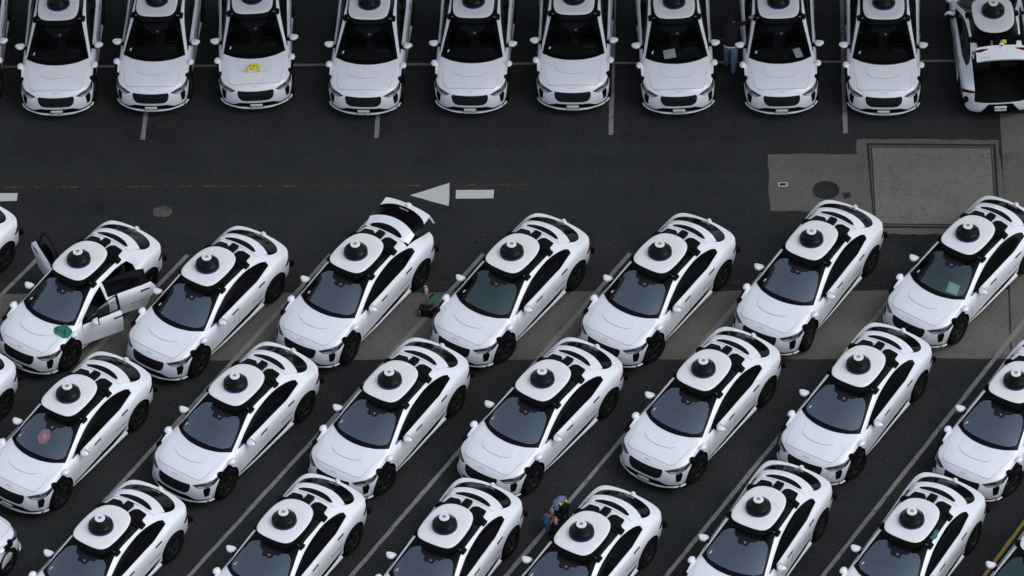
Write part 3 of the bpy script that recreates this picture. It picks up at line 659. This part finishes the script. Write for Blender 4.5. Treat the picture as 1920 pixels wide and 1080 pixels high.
# ------------------------------------------------------------------ the lot
def sheet(name, pts, z, mat, parent=None, kind=None, thick=0.0, jit=0.0):
    if jit:
        rj = random.Random(len(name)*7+int(abs(pts[0][0])*13)); out = []
        for a, b in zip(pts, list(pts[1:])+[pts[0]]):
            a, b = Vector(a[:2]), Vector(b[:2]); n = max(1, min(400, int((b-a).length/.16))); nn = Vector((-(b-a).y, (b-a).x)).normalized(); w_ = 0
            for k in range(n):
                w_ = .6*w_+jit*rj.uniform(-1, 1); out.append(a+(b-a)*(k/n)+nn*w_)
        pts = out
    bm = bmesh.new(); vs = [bm.verts.new((p[0], p[1], z)) for p in pts]; f = bm.faces.new(vs); bm.normal_update()
    if f.normal.z < 0: f.normal_flip()
    if thick:
        r = bmesh.ops.extrude_face_region(bm, geom=[f]); bmesh.ops.translate(bm, vec=(0, 0, -thick), verts=[v for v in r['geom'] if isinstance(v, bmesh.types.BMVert)])
        bmesh.ops.recalc_face_normals(bm, faces=bm.faces[:])
    me = bpy.data.meshes.new(name); bm.to_mesh(me); bm.free(); me.materials.append(mat)
    o = link(name, me, parent)
    if kind: o['kind'] = kind
    return o
G = lambda *pp: [at(*q).xy for q in pp]
sheet('ground', [(-300, -300), (300, -300), (300, 300), (-300, 300)], 0, M['asphalt'], kind='structure')
yt = (at(20, 551.5).y+at(1620, 544).y)/2; yb = (at(961, 673.5).y+at(1760, 673.5).y)/2
sheet('concrete_strip', [(-40, yb), (40, yb), (40, yt), (-40, yt)], .004, M['concrete'], kind='structure', jit=.018)
# assumed road deck, out of view; added and shaped to shade the top row
YN = at(881, 208, .335).y
bm = bmesh.new(); box(bm, (0, YN+5.2, 10.6), (160, 10.9, 1.1), None, .12, 1); deck = link('assumed_shade_deck', from_bm(bm, 'assumed_shade_deck', M['slab'])); deck['kind'] = 'structure'
for y in (YN-.10, YN+10.5):
    bm = bmesh.new(); box(bm, (0, y, 11.6), (160, .3, .9), None, .04, 1); link('parapet', from_bm(bm, 'parapet', M['slab']), deck)
for x in (-50, -25, 0, 25, 50):
    bm = bmesh.new(); lathe(bm, [(.75, 0), (.7, 8.8), (1.6, 10.05)], (x, YN+8.0, 0), n=24); link('column', from_bm(bm, 'column', M['slab']), deck)
sheet('concrete_joint', G((1890, 530), (1893, 530), (1897, 655), (1894, 655)), .008, M['groove'], kind='structure')
pad = sheet('concrete_pad', G((1439, 288.5), (1606, 289.8), (1606.5, 261), (1873, 262.5), (1882, 372), (1886, 441), (1652, 438.5), (1617, 437), (1613, 397), (1443, 395.5)), .004, M['concrete'], kind='structure', jit=.022)
fr = sheet('vault_channel', G((1624.4, 268.8), (1866.8, 270.8), (1876, 430), (1638.8, 427.5)), .008, M['groove'], pad)
sheet('channel_rail', G((1629.5, 273.2), (1861.5, 275.2), (1870, 426), (1640.5, 423.8)), .012, M['concrete'], fr)
sheet('channel_gap', G((1632.2, 275.4), (1859.4, 277.2), (1868, 424), (1641.6, 421.6)), .016, M['groove'], fr)
sheet('vault_slab', G((1635, 277.6), (1857.4, 279.2), (1866, 422), (1643.2, 419.6)), .020, M['slab'], pad)
sheet('concrete_apron', G((1874.5, 213), (1990, 213), (1990, 545), (1892, 545), (1884, 372)), .0055, M['concrete'], kind='structure')
# iron covers and patches
def disc(name, c, r, z, mat, label, cat, lips=True, squash=1.0, n=36, rag=0.0):
    bm = bmesh.new(); rnd = random.Random(3)
    pr = [(r, 0), (r, z), (r*.94, z+.004), (r*.92, z), (.02, z)]
    lathe(bm, pr if lips else [(r, 0), (r*.93, z)], n=n)
    if rag:
        for v in bm.verts: k = 1+rag*(rnd.random()-.5); v.co.x *= k; v.co.y *= k*squash
    if lips:
        for k in range(6):
            for q in range(3): a = k*math.pi/3+.2; box(bm, ((.09+.085*q)*math.cos(a), (.09+.085*q)*math.sin(a), z+.002), (.05, .025, .006), Matrix.Rotation(a, 3, 'Z'))
    o = link(name, from_bm(bm, name, mat)); o.location = (c.x, c.y, .004); return tag(o, label, cat)
disc('manhole_cover', at(1549, 357), .335, .012, M['steel'], 'round dark iron manhole cover set in the concrete pad', 'manhole cover')
disc('ground_patch', at(305, 397), .25, .006, M['patch'], 'round pale worn patch in the asphalt of the driving aisle', 'patch', False, .8, 28, .22)
bm = bmesh.new(); box(bm, (0, 0, .006), (.25, .15, .012), None, .02, 2); o = link('valve_box', from_bm(bm, 'valve_box', M['laneb'])); o.location = at(1468, 346.5, .004)
bm = bmesh.new(); box(bm, (0, 0, .012), (.165, .09, .008), None, .01, 1); link('lid', from_bm(bm, 'lid', M['steel']), o); tag(o, 'small rectangular valve box with pale rim and dark lid in the pad', 'valve box')
o = sheet('tar_patch', G((1578.5, 362), (1592, 360.5), (1597, 369), (1584, 373.5)), .009, M['steel']); tag(o, 'small dark square patch beside the manhole cover', 'patch')
# painted markings
def mark(name, pts, mat, label=None, z=.008, cat='road marking', group=None):
    return tag(sheet(name, pts, z, mat, jit=.007), label, cat, group)
def strip(a, b, wd):
    d = (b-a).normalized(); n = Vector((-d.y, d.x))*wd/2; return [a+n, b+n, b-n, a-n]
arrow = mark('direction_arrow', G((769, 366.5), (843.5, 342.8), (841, 386.8)), M['laneb'], 'white painted arrow head and shaft pointing left in the driving aisle')
sheet('arrow_shaft', G((855, 357), (926, 356.3), (925, 372), (854, 373)), .008, M['laneb'], arrow, jit=.007)
mark('painted_bar', G((-60, 363.5), (33, 362.5), (31.5, 377), (-60, 378)), M['laneb'], 'white painted bar at the left edge of the driving aisle')
for (x, y), lab in (((267.5, 262), 'under the second car from the left'), ((705.5, 259), 'under the car fourth from the left'), ((1145, 253), 'left of the seventh car'), ((1585, 250.5), 'left of the ninth car')):
    a = at(x, y).xy; mark('stall_line', strip(a, a+Vector((0, 8)), .115), M['lane'], f'white stall line end in the top row {lab}', .008, 'road marking', 'stall lines of the top row')
ya = (at(10, 126.5).y+at(1000, 120.5).y+at(1760, 114.8).y)/3
mark('cross_line', strip(Vector((-25, at(10, 126.5).y)), Vector((at(1790, 115).x, at(1760, 114.8).y)), .09), M['lane'], 'long grey painted line running behind the top row of noses', .012)
yl = (at(31, 351.6).y+at(800, 347.2).y)/2
mark('yellow_line', strip(Vector((-25, yl)), Vector((at(990, 347).x, yl)), .075), M['yellow'], 'faded broken yellow line along the driving aisle', .004)
yk = at(540, 532.5).y
mark('yellow_line', strip(Vector((-25, yk)), Vector((at(1500, 530).x, yk)), .085), M['yellow'], 'faint yellow line beside the concrete strip', .004)
A0, A1 = at(907, 476.5).xy, at(355.8, 1078.9).xy; dirA = (A1-A0).normalized(); ytop = A0.y
names = ['leftmost', 'second', 'third', 'fourth', 'fifth', 'sixth', 'seventh']
refs = [((62.5, 493.3), (3.3, 556.7)), ((351, 479.7), (297, 535)), ((251.7, 880), (500, 608.7)), ((907, 476.5), (355.8, 1078.9)), ((1182, 474.6), (831.7, 880)), ((1378, 573.6), (950, 1078.7)), ((1653, 583), (1428, 860)), ((1884, 649), (1680, 906.7))]
for i, (p, q) in enumerate(refs):
    a, b = at(*p).xy, at(*q).xy; d = (b-a).normalized()
    if d.y > 0: d = -d
    if i < 2: d = dirA
    pt = lambda Y: a+d*((Y-a.y)/d.y)
    n = ['first', 'second', 'third', 'fourth', 'fifth', 'sixth', 'seventh', 'eighth'][i]
    o = mark('angled_line', strip(pt(ytop), pt(yt+.005), .115), M['lane'], f'{n} slanted grey stall line counted from the left', .008, 'road marking', 'slanted stall lines')
    e = sheet('faded_stretch', strip(pt(yt-.005), pt(yb+.005), .125), .0095, M['lanec'], o, jit=.008)
    sheet('lower_stretch', strip(pt(yb-.005), pt(-22), .105), .008, M['lane'], o, jit=.007)
a, b = at(1919.5, 979.5).xy, at(1846, 1079).xy; d = (b-a).normalized()
mark('yellow_line', strip(a-d*6, b+d*6, .08), M['yellowb'], 'solid yellow stall line at the lower right corner')

# ------------------------------------------------------------------ cars
def pose_ck(cap, knob=None, yaw=None):
    A = at(*cap, 2.085)
    if knob: B = at(*knob, 1.13); yaw = math.atan2(A.y-B.y, A.x-B.x)
    return (A.x-math.cos(yaw)*DX, A.y-math.sin(yaw)*DX), yaw
def pose_pd(plate_px, dish_px):
    A, B = at(*plate_px, .335), at(*dish_px, 1.715); yaw = math.atan2(A.y-B.y, A.x-B.x)
    return (A.x-math.cos(yaw)*2.41, A.y-math.sin(yaw)*2.41), yaw
N = 'white self-driving car with black roof sensor dome'
CAR = {}
TOP = [('z1', (-72, 204.5), (-72, 35), 'cut off by the left edge in the top row', None),
 ('A', (106.6, 212.5), (106.4, 43), 'first whole car from the left in the top row', '48N2353'),
 ('B', (283.6, 205.2), (289.4, 36.7), 'nose over a stall line, second whole car in the top row', '39911N4'),
 ('C', (481.1, 199.8), (473.3, 31.6), 'in the top row carrying a yellow bracket on its hood', '98T09N4'),
 ('D', (681.6, 211.4), (688.2, 43.7), 'in the top row, next right of the yellow bracket', 'EXT2SCX'),
 ('E', (881.3, 208.7), (885.2, 39.8), 'in the top row above the painted arrow shaft', '01Z0ZZ3'),
 ('F', (1073.9, 202.7), (1075, 36.5), 'in the top row two left of the standing person', '01L61Z3'),
 ('G', (1273.4, 210), (1266, 40), 'left of the standing person, pale paper on its dashboard', 'N02S0L1'),
 ('H', (1466.1, 210.2), (1461.3, 39.5), 'touched by the standing person, tilted paper inside', '42N4X83'),
 ('I', (1656.7, 212.3), (1657.3, 42.5), 'in the top row, next left of the open tailgate', '74754X3')]
for k, pl, di, where, txt in TOP:
    pos, yaw = pose_pd(pl, di); CAR[k] = make_car(pos, yaw, f'white self-driving car {where}', 'cars parked nose out in the top row', 'gC', plates=(txt, None) if txt else None)
A, B = at(1862.7, 4, 2.085), at(1873.7, 187.9, .47); yaw = math.atan2(A.y-B.y, A.x-B.x)
CAR['J'] = make_car((A.x-math.cos(yaw)*DX, A.y-math.sin(yaw)*DX), yaw, 'white self-driving car seen from behind, tailgate raised over open boot', 'cars parked nose out in the top row', 'gC', trunk=R(72), plates=(None, '40T48F3'))
SEC = [('2z', (-124.5, 423.3), (-14, 380), 'gA', 'only its tail showing at the left edge of the second row', None),
 ('2a', (145.5, 470.3), (256.3, 427), 'gA', 'with three doors standing open and a green cloth on its hood', '42F5T01'),
 ('2b', (387.2, 480.8), (493.3, 437.5), 'gA', 'just right of the car with open doors', None),
 ('2c', (665.9, 456.4), None, 'gA', 'with its tailgate lifted, below the painted arrow head', None),
 ('2d', (959, 456.4), (1057.5, 412.8), 'gB', 'with greenish windshield beside the black tool bag', None),
 ('2e', (1237, 456.3), (1329.2, 413), 'gA', 'in the second row, two left of the concrete vault', None),
 ('2f', (1521.5, 432.2), (1603, 387.5), 'gA', 'parked below the manhole cover beside the concrete vault', None),
 ('2g', (1815, 421.7), (1902.6, 385), 'gB', 'with greenish windshield and pale green paper, below the concrete vault', None),
 ('3z', (-130, 704.5), (-21, 656), 'gA', 'only its tail showing at the left edge of the third row', None),
 ('3a', (125.6, 722.9), (234.4, 674.7), 'gA', 'in the third row with an orange card behind its windshield', '43502X7'),
 ('3b', (440, 703.3), (549.2, 655.8), 'gA', 'in the third row, next right of the orange card', None),
 ('3c', (729.5, 696.7), (828.3, 647), 'gA', 'in the third row, directly below the car with the lifted tailgate', None),
 ('3d', (1016.2, 694.5), (1115.8, 651.7), 'gA', 'in the third row at the centre, upper left of the cleaning cart', None),
 ('3e', (1318.7, 675.3), (1411.7, 628), 'gA', 'in the third row showing a white front plate, right of centre', '43502X3'),
 ('3f', (1609.7, 668.3), (1692.5, 619.2), 'gA', 'in the third row, second from the right edge', None),
 ('3g', (1905, 698.1), None, 'gA', 'in the third row cut off by the right edge', None),
 ('4a', (187, 970.3), (300, 915), 'gA', 'in the bottom row, leftmost roof dome in view', None),
 ('4b', (531.2, 959), (630.8, 903.3), 'gA', 'in the bottom row, second roof dome from the left', None),
 ('4c', (832.8, 968.3), (923.7, 908.3), 'gA', 'in the bottom row, third roof dome from the left', None),
 ('4d', (1090, 981.5), (1186.5, 925.6), 'gA', 'in the bottom row with the cleaning cart against its side', None),
 ('4e', (1422, 935), (1502.5, 875.8), 'gA', 'in the bottom row, next right of the cleaning cart car', None),
 ('4f', (1710, 957.5), (1786.7, 905), 'gA', 'in the bottom row with a green cloth tucked beside its roof sensor', None),
 ('4g', (1966, 991), None, 'gB', 'mostly out of frame beside the solid yellow line', None)]
grp = {'2': 'slanted cars of the second row', '3': 'slanted cars of the third row', '4': 'slanted cars of the bottom row'}
for k, cap, knob, gl, where, txt in SEC:
    pos, yaw = pose_ck(cap, knob, None if knob else R(-121.5))
    CAR[k] = make_car(pos, yaw, f'white self-driving car {where}', grp[k[0]], gl, R(27) if k == '2c' else 0, dict(LF=R(-30), LR=R(-30), RR=R(62)) if k == '2a' else None, (txt, None) if txt else None, zrot=R(random.choice((-14, -7, -2, 0, 0, 3, 9))))
yaw = R(61); c = at(30, 1003, .8); o = Vector((1.98, -.87)); q = Vector((o.x*math.cos(yaw)-o.y*math.sin(yaw), o.x*math.sin(yaw)+o.y*math.cos(yaw)))
CAR['4z'] = make_car((c.x-q.x, c.y-q.y), yaw, 'white self-driving car facing away, only its nose at the lower left corner', grp['4'])
bpy.context.view_layer.update()
def car_local(k, px, py, z): return CAR[k].matrix_world.inverted() @ at(px, py, z)
def on_car(k, name, me, label, cat, group=None):
    o = link(name, me); o.matrix_world = CAR[k].matrix_world.copy(); return tag(o, label, cat, group)

# ------------------------------------------------------------------ things left on and in the cars
def crumple(name, mat, c, w, h, seed, amp=.035):
    "a dropped cloth: ragged outline laid on the car and rumpled"
    r = random.Random(seed); pts = smooth([(c.x+w*(.75+.5*r.random())*math.cos(a), c.y+h*(.75+.5*r.random())*math.sin(a), 0) for a in np.linspace(0, 2*math.pi, 10)[:-1]], 3)
    me = drape(name, pts, DOWN, mat, .012, .01, step=.02, ang=80); ph = [r.random()*6 for _ in range(6)]
    for v in me.vertices:
        x, y = v.co.x, v.co.y; v.co.z += amp*(.5+.5*math.sin(x*26+ph[0]+2*math.sin(y*19+ph[1])))*(.5+.5*math.sin(y*31+ph[2]+1.5*math.sin(x*17+ph[3])))
    me.update(); return me
on_car('2a', 'cloth', crumple('cloth', M['green'], car_local('2a', 118.5, 621, 1.03), .17, .21, 4, .10), 'crumpled green cleaning cloth on the hood of the car with open doors', 'cloth')
on_car('4f', 'cloth', crumple('cloth', M['green'], car_local('4f', 1750, 1001, 1.52), .16, .10, 9, .05), 'green cloth tucked beside the roof sensor of a bottom row car', 'cloth')
def card(k, pts, mat, label, lines=0):
    me = drape('paper', [tuple(car_local(k, *p, 1.09)) for p in pts], DOWN, mat, -.012, 0, step=.05); return on_car(k, 'paper', me, label, 'paper')
card('G', [(1243, 99.5), (1265, 97), (1268, 109), (1246, 111)], M['paper'], 'pale sheet of paper behind a windshield left of the standing person')
card('H', [(1486, 97.5), (1499, 93.5), (1508.5, 107), (1494.5, 110.5)], M['paper'], 'tilted white sheet behind the windshield the standing person reaches over')
card('2g', [(1780, 534), (1800, 541), (1794, 553), (1773, 547)], M['ygreen'], 'pale green sheet behind the greenish windshield at the right')
oc = card('3a', [(71, 826), (81, 816), (94, 818), (96, 829), (85, 838), (73, 836)], M['orange'], 'orange card with white centre behind a third row windshield')
link('white_panel', drape('white_panel', [tuple(car_local('3a', *p, 1.09)) for p in [(80, 826), (87, 822.5), (90, 828), (84, 832)]], DOWN, M['paper'], -.007, 0, step=.03), oc)
c = car_local('C', 476, 130, 1.02)
bm = bmesh.new()
for s in (1, -1):
    tube(bm, [(-.085, .02*s, .035), (-.06, .075*s, .035), (.0, .11*s, .033), (.06, .125*s, .03), (.115, .13*s, .02)], [.03, .033, .03, .028, .026], 8); tube(bm, [(-.085, .0, .04), (.02, .07*s, .04)], .028, 8)
tube(bm, [(.01, -.07, .03), (.01, .07, .03)], .024, 8); lathe(bm, [(.06, 0), (.06, .04), (.03, .05)], (-.005, 0, .015), n=16)
br = on_car('C', 'bracket', from_bm(bm, 'bracket', M['yel']), 'yellow plastic A-shaped bracket on the hood of a top row car', 'bracket')
br.matrix_world = CAR['C'].matrix_world @ Matrix.Translation((c.x, c.y, 1.055)) @ Matrix.Diagonal((1.15, 1.15, 1, 1))
bm = bmesh.new(); lathe(bm, [(.026, .045), (.022, .056)], (-.005, 0, .012), n=14); link('knob', from_bm(bm, 'knob', M['wood']), br)
bm = bmesh.new(); box(bm, (0, 0, .02), (.10, .12, .035), None, .014, 2); o = link('yellow_cloth', from_bm(bm, 'yellow_cloth', M['yel'])); o.location = at(1883, 79, 2.24); tag(o, 'small yellow cloth on the edge of the raised tailgate', 'cloth')

# ------------------------------------------------------------------ tool bag group on the concrete
def bottle(name, px, h, r, mat, cap, label, group=None, z=0):
    o = bpy.data.objects.new(name, None); COL.objects.link(o); o.location = at(*px, z); tag(o, label, 'bottle', group)
    bm = bmesh.new(); lathe(bm, [(r*.92, 0), (r, .01), (r, h*.55), (r*.75, h*.68), (r*.32, h*.76), (r*.30, h*.82)], n=16); link('bottle_body', from_bm(bm, 'bottle_body', mat), o)
    bm = bmesh.new(); box(bm, (-.012, 0, h*.90), (.085, .03, .04), None, .01, 1); tube(bm, [(0, 0, h*.78), (0, 0, h*.9)], .014, 8); tube(bm, [(-.035, 0, h*.86), (-.045, 0, h*.76)], .008, 6); link('trigger_head', from_bm(bm, 'trigger_head', cap), o)
    return o
bg_ = bpy.data.objects.new('tool_bag', None); COL.objects.link(bg_); bg_.location = at(800, 590); bg_.rotation_euler = (0, 0, R(-14)); bg_.scale = (.84, .84, .84); tag(bg_, 'open black tool bag with an orange handle on the concrete strip', 'bag')
bm = bmesh.new(); box(bm, (-.02, .03, .13), (.46, .30, .26), None, .04, 2, (.9, .85)); link('bag_body', from_bm(bm, 'bag_body', M['bagk']), bg_)
bm = bmesh.new(); box(bm, (-.17, -.135, .15), (.045, .025, .20), None, .008, 1); link('handle', from_bm(bm, 'handle', M['oran']), bg_)
bm = bmesh.new(); box(bm, (.16, .0, .20), (.20, .22, .10), Matrix.Rotation(R(25), 3, 'Y'), .03, 2); link('side_pocket', from_bm(bm, 'side_pocket', M['bagk']), bg_)
bottle('spray_bottle', (799.5, 551), .28, .048, M['bottle'], M['bottle'], 'white spray bottle standing behind the black tool bag')
def rag(name, px, z, w, h, mat, seed, label):
    r = random.Random(seed); ph = [r.random()*6 for _ in range(6)]; bm = bmesh.new(); n = 14; vs = []
    for i in range(n):
        for j in range(n):
            u, v = i/(n-1)-.5, j/(n-1)-.5; x = u*w*(1+.25*math.sin(4*v+ph[0])); y = v*h*(1+.25*math.sin(5*u+ph[1]))
            vs.append(bm.verts.new((x, y, .02+.05*(.5+.5*math.sin(9*u+ph[2]+2*math.sin(7*v+ph[3])))*(.6+.4*math.sin(11*v+ph[4]))-.06*(abs(u)+abs(v)))))
    for i in range(n-1):
        for j in range(n-1): bm.faces.new((vs[i*n+j], vs[(i+1)*n+j], vs[(i+1)*n+j+1], vs[i*n+j+1]))
    bmesh.ops.recalc_face_normals(bm, faces=bm.faces[:])
    geo = bmesh.ops.solidify(bm, geom=bm.faces[:], thickness=.006)
    o = link(name, from_bm(bm, name, mat, 80)); o.location = at(*px, z); return tag(o, label, 'cloth')
rag('cloth', (814, 561), .26, .24, .24, M['green'], 5, 'green cloth hanging over the black tool bag')
for (px, z, ang, lab) in (((806, 554), .29, 55, 'wooden handled brush lying on the tool bag beside the green cloth'), ((812, 577), .25, 48, 'wooden handled brush at the near end of the tool bag')):
    o = bpy.data.objects.new('brush', None); COL.objects.link(o); o.location = at(*px, z); o.rotation_euler = (0, 0, R(ang)); tag(o, lab, 'brush')
    bm = bmesh.new(); box(bm, (0, 0, 0), (.22, .035, .022), None, .008, 1); link('handle', from_bm(bm, 'handle', M['wood']), o)
    bm = bmesh.new(); box(bm, (.02, -.03, -.012), (.17, .035, .04), None, .006, 1); link('bristles', from_bm(bm, 'bristles', M['bagk']), o)

# ------------------------------------------------------------------ cleaning cart beside a bottom row car
ct = bpy.data.objects.new('cleaning_cart', None); COL.objects.link(ct); ct.location = at(1047, 992); ct.rotation_euler = (0, 0, R(57)); ct.scale = (.84, .84, .84); tag(ct, 'black cleaning cart loaded with a bag and bottles beside a bottom row car', 'cart')
def cp(name, f, mat, par=None):
    bm = bmesh.new(); f(bm); return link(name, from_bm(bm, name, mat), par or ct)
cp('lower_tray', lambda b: box(b, (0, 0, .17), (.62, .34, .08), None, .03, 2), M['bagk']); cp('upper_tray', lambda b: box(b, (.10, 0, .62), (.42, .34, .12), None, .03, 2), M['bagk'])
for x in (-.26, .26):
    for y in (-.14, .14):
        cp('post', lambda b: tube(b, [(x, y, .14), (x, y, .66)], .014, 8), M['bagk']); cp('wheel', lambda b: lathe(b, [(.03, -.015), (.055, -.012), (.055, .012), (.03, .015)], (x, y, .055), 'Y', 14), M['tyre'])
cp('push_bar', lambda b: tube(b, [(-.27, -.24, .74), (-.27, .22, .74)], .028, 10), M['redp']); cp('bar_post', lambda b: (tube(b, [(-.26, -.14, .62), (-.27, -.14, .74)], .014, 8), tube(b, [(-.26, .14, .62), (-.27, .14, .74)], .014, 8)), M['bagk'])
def bagf(b):
    bmesh.ops.create_icosphere(b, subdivisions=4, radius=1); r = random.Random(5)
    for v in b.verts:
        x, y, z = v.co; k = 1+.12*math.sin(9*x+4*y)+.10*math.sin(13*z+7*y+2)+.06*math.sin(23*x-17*z)
        v.co = Vector((x*.25*k+.20, y*.15*k+.08, z*.17*k+.80))
o = link('rubbish_bag', (lambda: (lambda b: (bagf(b), from_bm(b, 'rubbish_bag', M['bag'], 80))[1])(bmesh.new()))()); o.matrix_world = Matrix.Translation(at(1047, 992)) @ Matrix.Rotation(R(57), 4, 'Z') @ Matrix.Diagonal((.84, .84, .84, 1)); tag(o, 'rumpled blue grey bag heaped on the cleaning cart', 'bag')
cm = Matrix.Translation(at(1047, 992)) @ Matrix.Rotation(R(57), 4, 'Z') @ Matrix.Diagonal((.84, .84, .84, 1))
def cart_item(name, f, mat, label, cat):
    bm = bmesh.new(); f(bm); o = link(name, from_bm(bm, name, mat)); o.matrix_world = cm.copy(); return tag(o, label, cat)
cart_item('black_pouch', lambda b: (box(b, (.17, -.10, .78), (.30, .20, .22), Matrix.Rotation(R(12), 3, 'Y'), .06, 3)), M['bagk'], 'black pouch beside the bag on the cleaning cart', 'pouch')
for i, (x, y) in enumerate(((.29, -.10), (.10, -.03))):
    cart_item('spray_bottle', lambda b: (box(b, (x, y, .935), (.075, .045, .045), Matrix.Rotation(R(20+50*i), 3, 'Z'), .012, 2), tube(b, [(x, y, .80), (x, y, .93)], .02, 8)), M['yel'], ['yellow spray head at the far end of the cleaning cart', 'yellow spray head in the middle of the cleaning cart'][i], 'spray head')
cart_item('bottle', lambda b: lathe(b, [(.05, .66), (.06, .68), (.06, .86), (.03, .93), (.02, .95)], (-.16, .08, 0), n=16), M['grey'], 'grey bottle on the cleaning cart beside the red bar', 'bottle')
cart_item('bottle', lambda b: lathe(b, [(.038, .56), (.045, .58), (.045, .74), (.018, .80), (.012, .86)], (-.30, -.15, 0), n=16), M['bottle'], 'white bottle at the near end of the cleaning cart', 'bottle')
cart_item('rag', lambda b: (tube(b, [(-.30, .10, .76), (-.37, .12, .62), (-.40, .09, .45), (-.42, .05, .28)], [.06, .09, .075, .05], 9), tube(b, [(-.31, .18, .74), (-.35, .24, .58), (-.36, .25, .44)], [.05, .07, .03], 9)), M['rag'], 'blue rag hanging from the red bar of the cleaning cart', 'rag')
cart_item('broom', lambda b: (tube(b, [(-.34, .20, .45), (-.22, .26, 1.02)], .012, 6)), M['bagk'], 'thin black stick leaning on the cleaning cart', 'stick')

# ------------------------------------------------------------------ person reaching over a top row car
def person():
    base = at(1371, 141.5); hand = at(1408, 32, 1.50)-base; sh = Vector((.19, .40, 1.41)); el = sh.lerp(Vector((hand.x, hand.y, hand.z)), .5)+Vector((.02, -.05, -.06)); wr = sh.lerp(hand, .90)
    J = [(0,.12,.98,.175,.135),(0,.24,1.17,.185,.14),(0,.36,1.36,.20,.135),(0,.43,1.49,.06,.06),(0,.49,1.58,.085,.095),(0,.52,1.69,.075,.085),
         (.095,.10,.90,.115,.115),(.075,.03,.50,.092,.092),(.055,-.03,.10,.055,.055),(.08,.10,.045,.048,.04),(.095,.17,.035,.04,.03),
         (-.095,.13,.90,.115,.115),(-.105,.29,.52,.092,.092),(-.125,.27,.13,.055,.055),(-.13,.39,.06,.048,.04),(-.13,.46,.05,.04,.03),
         (*sh,.075,.075),(*el,.058,.058),(*wr,.04,.04),(-.19,.36,1.41,.075,.075),(-.27,.32,1.14,.058,.058),(-.24,.44,.94,.04,.04)]
    E_ = [(0,1),(1,2),(2,3),(3,4),(4,5),(0,6),(6,7),(7,8),(8,9),(9,10),(0,11),(11,12),(12,13),(13,14),(14,15),(2,16),(16,17),(17,18),(2,19),(19,20),(20,21)]
    me = bpy.data.meshes.new('body'); me.from_pydata([j[:3] for j in J], E_, []); o = link('tmp_person', me)
    o.modifiers.new('s', 'SKIN'); sv = me.skin_vertices[0].data
    for v, j in zip(sv, J): v.radius = (j[3], j[4])
    sv[0].use_root = True; m2 = o.modifiers.new('u', 'SUBSURF'); m2.levels = m2.render_levels = 2
    r = evaluated(o); bpy.data.objects.remove(o)
    for m in ('hoodie', 'jeans', 'shoe', 'skin', 'hem'): r.materials.append(M[m])
    for p in r.polygons:
        c = p.center; arm = c.z > .9 and abs(c.x) > .23
        p.material_index = 2 if c.z < .085 or (c.x < -.02 and c.z < .125 and c.y > .3) else (1 if c.z < .985 and not arm and c.z+.35*(c.y-.12) < .99 else 0)
        p.use_smooth = True
    root = bpy.data.objects.new('person', None); COL.objects.link(root); root.location = (base.x, base.y, 0); tag(root, 'person in black hoodie and blue jeans reaching over a top row car', 'person')
    r.name = 'body'; link('body', r, root)
    bm = bmesh.new(); n = 24; rr = []
    for k in range(n):
        a = 2*math.pi*k/n; rr.append([(.195*math.cos(a), .10+.155*math.sin(a), .985-.03*math.sin(a)), (.20*math.cos(a), .10+.16*math.sin(a), .955-.03*math.sin(a))])
    vv = [[bm.verts.new(p) for p in q] for q in rr]
    for k in range(n): bm.faces.new((vv[k][0], vv[k][1], vv[(k+1) % n][1], vv[(k+1) % n][0]))
    link('shirt_hem', from_bm(bm, 'shirt_hem', M['hem']), root)
    bm = bmesh.new(); tube(bm, [(.085*math.cos(a), .40+.05*math.sin(a), 1.50+.012*math.sin(a)) for a in np.linspace(math.pi*1.08, math.pi*1.92, 9)], .012, 6); link('collar', from_bm(bm, 'collar', M['hem']), root)
    for tip, w_, up_ in ((hand, wr, 1), (Vector((-.225, .50, .86)), Vector((-.24, .44, .94)), 0)):
        bm = bmesh.new(); d = (tip-w_).normalized(); sd_ = d.cross(Vector((0, 0, 1))).normalized(); dn = d.cross(sd_)
        tube(bm, [w_-d*.02, w_+d*.03, w_+d*.085], [.03, .042, .040], 10)
        for k, (lat, ln) in enumerate(((-.032, .068), (-.011, .08), (.011, .075), (.031, .058))):
            b0 = w_+d*.075+sd_*lat; tube(bm, [b0, b0+d*ln*.5+dn*.006, b0+d*ln+dn*.03*(1 if dn.z < 0 else -1)], [.010, .009, .007], 6)
        b0 = w_+d*.03+sd_*.035; tube(bm, [b0, b0+d*.03+sd_*.025, b0+d*.06+sd_*.03], [.012, .010, .008], 6)
        link('hand', from_bm(bm, 'hand', M['skin']), root)
person()
